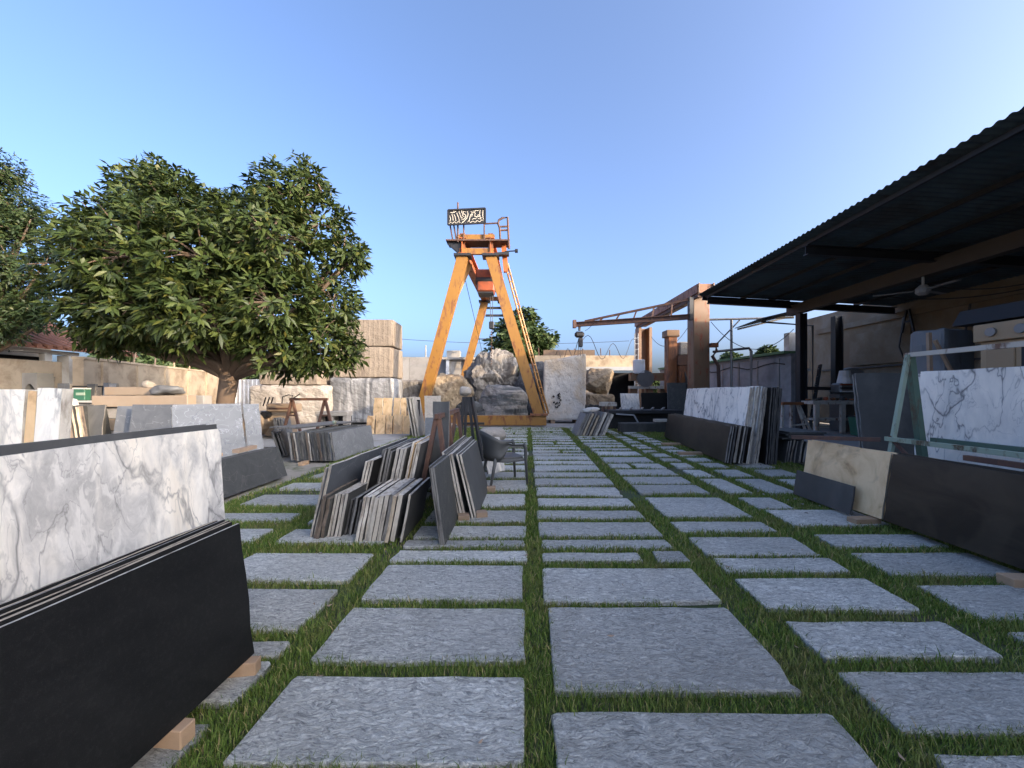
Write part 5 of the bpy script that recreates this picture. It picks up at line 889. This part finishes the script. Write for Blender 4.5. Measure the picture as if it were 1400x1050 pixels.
MB().box((7.93, 5.45, 1.13), (.6, 1.72, 2.26)).build('cabinet_body', 'cream_box', cb); MB().box((7.92, 5.45, 2.41), (.70, 1.84, .28), bev=.01).build('header', 'cream_box', cb); MB().box((7.62, 6.05, 1.5), (.03, .36, 1.34), bev=.01).build('door', 'cream_box', cb); MB().box((7.622, 5.3, 1.5), (.03, .98, 1.34)).build('recess_shade_plate', 'dark_void', cb)  # flat near-black plate on the front, a recess's shade put into its colour
for a in (6.12, 5.76, 5.2): MB().tube([(7.54, a, 2.41), (7.57, a, 2.41)], .07, 14).build('round_vent', 'steel_grey', cb)
rock('covered_machine', 'machine under a draped grey cover left of the beige cabinet', 'covered machine', (XD(1303, 7.2), 7.4, 0), (.72, .6, 2.62), 'tarp_grey', 6, .05, 41, R(8), None, 4)
bn = thing('waste_bin', 'dark green bin at the right foot of the work bench', 'bin', (XD(1178, 13.2), 13.2, 0)); MB().hexa([(XD(1170, 13.2), 13.0, 0), (XD(1184, 13.2), 13.0, 0), (XD(1184, 13.2), 13.4, 0), (XD(1170, 13.2), 13.4, 0)], [(XD(1168, 13.2), 12.95, .62), (XD(1187, 13.2), 12.95, .62), (XD(1187, 13.2), 13.45, .62), (XD(1168, 13.2), 13.45, .62)]).build('bin_body', 'green_plastic', bn); MB().box((XD(1177.5, 13.2), 13.2, .64), (.52, .54, .04)).build('rim', 'dark_steel', bn)
gc2 = thing('gas_cylinder', 'red gas cylinder standing behind the work bench leg', 'cylinder', (XD(1173, 14.9), 14.9, 0)); MB().tube([(XD(1173, 14.9), 14.9, 0), (XD(1173, 14.9), 14.9, .95), (XD(1173, 14.9), 14.9, 1.08)], [.13, .13, .05], 12).build('tank', 'hoist_red', gc2, smooth=True); MB().tube([(XD(1173, 14.9), 14.9, 1.08), (XD(1173, 14.9), 14.9, 1.2)], .04, 8).build('valve', 'steel_grey', gc2)
for k in range(5):
    a = S(13.9, 11.2+k*.35, 0); st_ = thing('leaning_pipe', f'steel pipe leaning on the shed wall, {ORD[k]} from the bench side', 'pipe', a, 'pipes leaning in the shed'); MB().tube([a, a+Vector((.25, .08*k-.2, 2.2+.25*(k % 3)))], .035, 6).build('pipe_body', ('rust_steel', 'steel_grey')[k % 2], st_)
po = thing('pale_post', 'pale slanting timber leaning on the covered machine', 'post', (XD(1276, 7), 7, 0)); MB().beam((XD(1276, 7), 7, 0), (XD(1278, 7), 7.1, 2.55), .06, .05).build('post_body', 'pale_wood', po); MB().beam((XD(1278, 7), 7.0, 2.4), (XD(1308, 7), 7.02, 1.7), .05, .04).build('brace', 'pale_wood', po)
bb = thing('metal_hood', 'dark sheet metal hood above the beige cabinet', 'hood', (8.1, 5.6, 2.6)); MB().prism([(7.65, 6.75, 2.60), (8.9, 6.75, 2.60), (8.9, 6.75, 2.86), (7.8, 6.75, 2.86)], (0, -2.3, 0)).build('sheet', 'dark_void', bb); MB().box((8.8, 5.6, 1.3), (.1, .5, 2.62)).build('support', 'dark_void', bb)
fa = thing('ceiling_fan', 'dusty ceiling fan hanging from the brown shed beam', 'fan', P(1262, 352, 10)); q = P(1262, 393, 10)
MB().tube([P(1262, 350, 10), q], .03, 6).build('down_rod', 'concrete', fa); MB().tube([q+Vector((0, 0, .06)), q+Vector((0, 0, -.03)), q+Vector((0, 0, -.14)), q+Vector((0, 0, -.2))], [.07, .15, .15, .08], 14).build('motor', 'concrete', fa); MB().tube([P(1262, 352, 10), P(1262, 358, 10)], [.11, .06], 10).build('canopy', 'concrete', fa)
for a in (20, 140, 260): u_ = Vector((math.cos(R(a)), math.sin(R(a)), 0)); MB().beam(q+u_*.18+Vector((0, 0, -.08)), q+u_*.95+Vector((0, 0, -.08)), .12, .012).build('blade', 'concrete', fa)
rkk = thing('shed_trestle', 'pale trestle stand next to the foot of the near dark column', 'trestle', (XD(1083, 13.2), 13.2, 0))
for a, b in ((1066, 1070), (1100, 1090), (1078, 1082), (1108, 1092)): MB().beam((XD(a, 13.2), 13.1, 0), (XD(b, 13.2), 13.2, 1.05), .07, .07).build('leg', 'chipped_cream', rkk)
MB().box((XD(1080, 13.2), 13.2, 1.09), (.7, .35, .09)).build('top', 'rust_orange', rkk); MB().beam((XD(1078, 13.2), 13.05, .35), (XD(1100, 13.2), 13.05, .4), .05, .05).build('brace', 'chipped_cream', rkk)
wire('slack cable hanging under the shed roof behind the brown beam', S(11, 11, 4.6), S(12.5, 8, 4.5), .5, .015); wire('slack cable along the shed rafters near the ceiling fan', S(10.6, 12, 4.5), S(13.5, 9, 4.4), .4, .015)

# ================================================================== TREES
def leaf_cloud(lobes, D, nwh, nleaf, ll, lw, seed, shell=.55, droop=.35):
    g = np.random.default_rng(seed); C = []; Rr = []; 
    for px, py, rp, dz in lobes: p = P(px, py, D); C.append((p.x, p.y+dz, p.z)); Rr.append(rp*D/F)
    C = np.array(C); Rr = np.array(Rr); wgt = Rr**2/np.sum(Rr**2); idx = g.choice(len(C), nwh, p=wgt)
    d = g.normal(size=(nwh, 3)); d /= np.linalg.norm(d, axis=1)[:, None]; rad = Rr[idx]*(shell+(1.16-shell)*g.random(nwh)**.8); pos = C[idx]+d*rad[:, None]*np.array([1, 1, .92])
    ax = d*.8+np.array([0, 0, .55])+g.normal(size=(nwh, 3))*.25; ax /= np.linalg.norm(ax, axis=1)[:, None]
    ref = np.where(np.abs(ax[:, 2:3]) < .9, np.array([[0, 0, 1.]]), np.array([[1., 0, 0]])); e1 = np.cross(ax, ref); e1 /= np.linalg.norm(e1, axis=1)[:, None]; e2 = np.cross(ax, e1)
    V = []; 
    for k in range(nleaf):
        a = 2*np.pi*(k+g.random(nwh)*.8)/nleaf+k*.3; rd = e1*np.cos(a)[:, None]+e2*np.sin(a)[:, None]; tilt = g.uniform(.15, 1.0, nwh)[:, None]
        dr = rd*np.cos(tilt)+ax*np.sin(tilt); L = ll*g.uniform(.65, 1.15, nwh)[:, None]; s = np.cross(dr, ax); s /= (np.linalg.norm(s, axis=1)[:, None]+1e-6); nn = np.cross(s, dr)
        b = pos+dr*L*.12+ax*g.uniform(-.08, .08, nwh)[:, None]; dn = np.array([0, 0, -1.])*L*droop; wv = s*lw*g.uniform(.7, 1.2, nwh)[:, None]
        m1 = b+dr*L*.5+nn*L*.03+dn*.18; tip = b+dr*L+dn*.75
        V.append(np.stack([b, m1+wv-nn*lw*.25, tip, m1-wv-nn*lw*.25, m1+nn*lw*.05], 1))
    V = np.concatenate(V).reshape(-1, 5, 3); n = len(V); i = np.arange(n)*5
    Fc = np.concatenate([np.stack([i, i+1, i+4], 1), np.stack([i+1, i+2, i+4], 1), np.stack([i+2, i+3, i+4], 1), np.stack([i+3, i, i+4], 1)]); return V.reshape(-1, 3), Fc, C, Rr, pos
def tree(name, label, base, lobes, D, nwh, nleaf, ll, lw, seed, leaf, tr_, fork, group=None, shell=.55, twigs=220, droop=.35):
    base = Vector(base); th = thing(name, label, 'tree', base, group); V, Fc, C, Rr, pos = leaf_cloud(lobes, D, nwh, nleaf, ll, lw, seed, shell, droop)
    V = V-np.array(base); o = mesh_np('crown', V, Fc, leaf, th); o.parent = th
    m = MB(); r = random.Random(seed); fk = base+Vector((.1, 0, fork)); m.tube([base+Vector((0, 0, -.05)), base+Vector((.04, 0, fork*.15)), base+Vector((-.03, 0, fork*.6)), fk], [tr_*1.35, tr_*1.05, tr_*.92, tr_*1.0], 12); m.build('trunk', 'bark', th, smooth=True)
    for c, R_ in zip(C, Rr):
        m = MB(); c = Vector(c); mid = fk.lerp(c, .5)+Vector((r.uniform(-.2, .2), r.uniform(-.2, .2), -.02*(c-fk).length)); m.tube([fk-Vector((0, 0, .15)), fk.lerp(mid, .5)+Vector((0, 0, .02)), mid, mid.lerp(c, .6), c], [tr_*.62, tr_*.42, tr_*.3, tr_*.2, tr_*.1], 6); m.build('branch', 'bark', th, smooth=True)
    m = MB(); g = np.random.default_rng(seed+1)
    for k in g.choice(len(pos), min(twigs, len(pos)), replace=False): p = Vector(pos[k]); j = int(np.argmin(((C-pos[k])**2).sum(1))); c = Vector(C[j]); m.tube([c.lerp(p, .1), c.lerp(p, .6)+Vector((0, 0, .06)), p], [.03, .018, .008], 4, cap=False)
    m.build('twigs', 'bark', th, kind='stuff')
    return th
main = [(205, 285, 46, .2), (182, 252, 24, 0), (168, 325, 40, -.3), (225, 245, 22, .3), (255, 300, 44, -.6), (310, 320, 46, .5), (345, 285, 36, .4), (392, 270, 36, -.2), (412, 240, 22, .2), (435, 305, 38, 0), (462, 345, 30, .3), (400, 345, 52, -1.0), (330, 375, 58, -1.3), (255, 375, 60, -1.4), (190, 380, 54, -.9), (152, 390, 30, 0), (152, 435, 30, .2), (195, 435, 42, -.8), (255, 430, 46, -1.2), (330, 435, 48, -1.4), (400, 425, 50, -1.0), (450, 410, 36, .2), (440, 465, 34, -.2), (475, 478, 20, 0), (390, 475, 36, -.6), (300, 445, 36, .9), (300, 340, 64, 1.2), (400, 400, 54, 1.2), (210, 400, 54, 1.3), (130, 462, 13, .2), (168, 462, 22, -.4), (475, 350, 20, .2), (350, 478, 26, .9), (385, 492, 22, .5), (430, 495, 22, 0), (466, 492, 20, .1), (250, 458, 26, .6), (200, 232, 12, 0), (208, 224, 9, .1), (412, 222, 10, 0), (300, 268, 14, .2), (352, 250, 13, .3), (120, 300, 11, 0), (134, 330, 18, 0), (490, 345, 10, 0), (118, 430, 11, 0), (485, 468, 10, 0), (440, 262, 10, 0), (145, 360, 18, .3), (285, 290, 26, .2), (268, 268, 13, .2), (322, 278, 16, .3), (215, 462, 22, -.5), (258, 468, 18, -.6), (165, 466, 18, -.5), (300, 470, 20, -.9), (325, 480, 18, .6)]
tree('broadleaf_tree', 'large glossy broadleaf tree with dense dark crown left of centre', (XD(302, 10), 10.2, 0), main, 10.2, 5300, 8, .25, .042, 5, 'leaf_broad', .22, 2.0, twigs=330, shell=.66)
tree('fine_leaf_tree', 'tall fine leaved tree cut by the left frame edge', (XD(-45, 12.2), 12.3, 0), [(-50, 260, 60, 0), (-5, 232, 28, 0), (5, 285, 34, .3), (25, 318, 22, 0), (-20, 330, 56, -.4), (28, 370, 26, -.2), (5, 400, 40, .3), (45, 420, 22, 0), (52, 350, 12, .1), (-40, 420, 56, 0), (15, 445, 28, -.3), (62, 395, 11, 0), (42, 300, 9, 0), (70, 345, 7, 0), (60, 440, 14, 0)], 12.2, 5200, 7, .15, .027, 8, 'leaf_small', .20, 2.4, twigs=130, shell=.25)
tree('rear_tree', 'rounded green tree standing behind the orange crane legs', (XD(706, 29.5), 29.5, 0), [(712, 440, 18, 0), (700, 458, 24, 0), (722, 462, 24, .5), (738, 468, 18, 0), (690, 478, 22, 0), (715, 485, 26, -.5), (738, 490, 18, 0), (750, 462, 8, 0), (688, 500, 18, 0), (720, 430, 9, 0)], 29.5, 900, 7, .55, .12, 9, 'leaf_far', .2, 2.6, twigs=60, shell=.4)
far = [('bush growing behind the white sheet fence by the trunk', 348, 512, 22, 27), ('round bush showing over the lit wall left of the trunk', 262, 500, 16, 28), ('low tree crown over the lit wall under the main crown', 210, 494, 18, 26), ('small tree crown between tiled roof and lit wall', 160, 490, 20, 24), ('scrubby bush above the grey side wall by the saw', 1000, 492, 9, 27.5), ('leafy scrub growing over the grey side wall near shed', 1050, 484, 8, 24)]
for k, (lb_, px, py, rp, D) in enumerate(far): tree('far_bush', lb_, (XD(px, D), D, 0), [(px, py, rp, 0), (px-rp*.8, py+5, rp*.7, .2), (px+rp*.8, py+6, rp*.7, -.2)], D, 260, 6, .42, .10, 50+k, 'leaf_far', .1, 1.6, 'shrubs beyond the yard walls', .3, 20)
for k, (px, rz, D) in enumerate(((80, 60, 75), (300, 85, 82), (520, 55, 90), (900, 60, 85), (1010, 65, 70))):
    tree('distant_tree', ('distant tree line mass beyond the tiled building', 'distant tree beyond the white sheet fence', 'distant tree beyond the block pile', 'distant tree behind the store building', 'distant tree behind the saw column')[k], (XD(px, D), D, 0), [(px+o, 527-4*math.cos(o/12), 9, 0) for o in range(-30, 31, 10)], D, 420, 6, 1.0, .28, 70+k, 'leaf_far', .2, 1.8, 'distant trees', .3, 10)
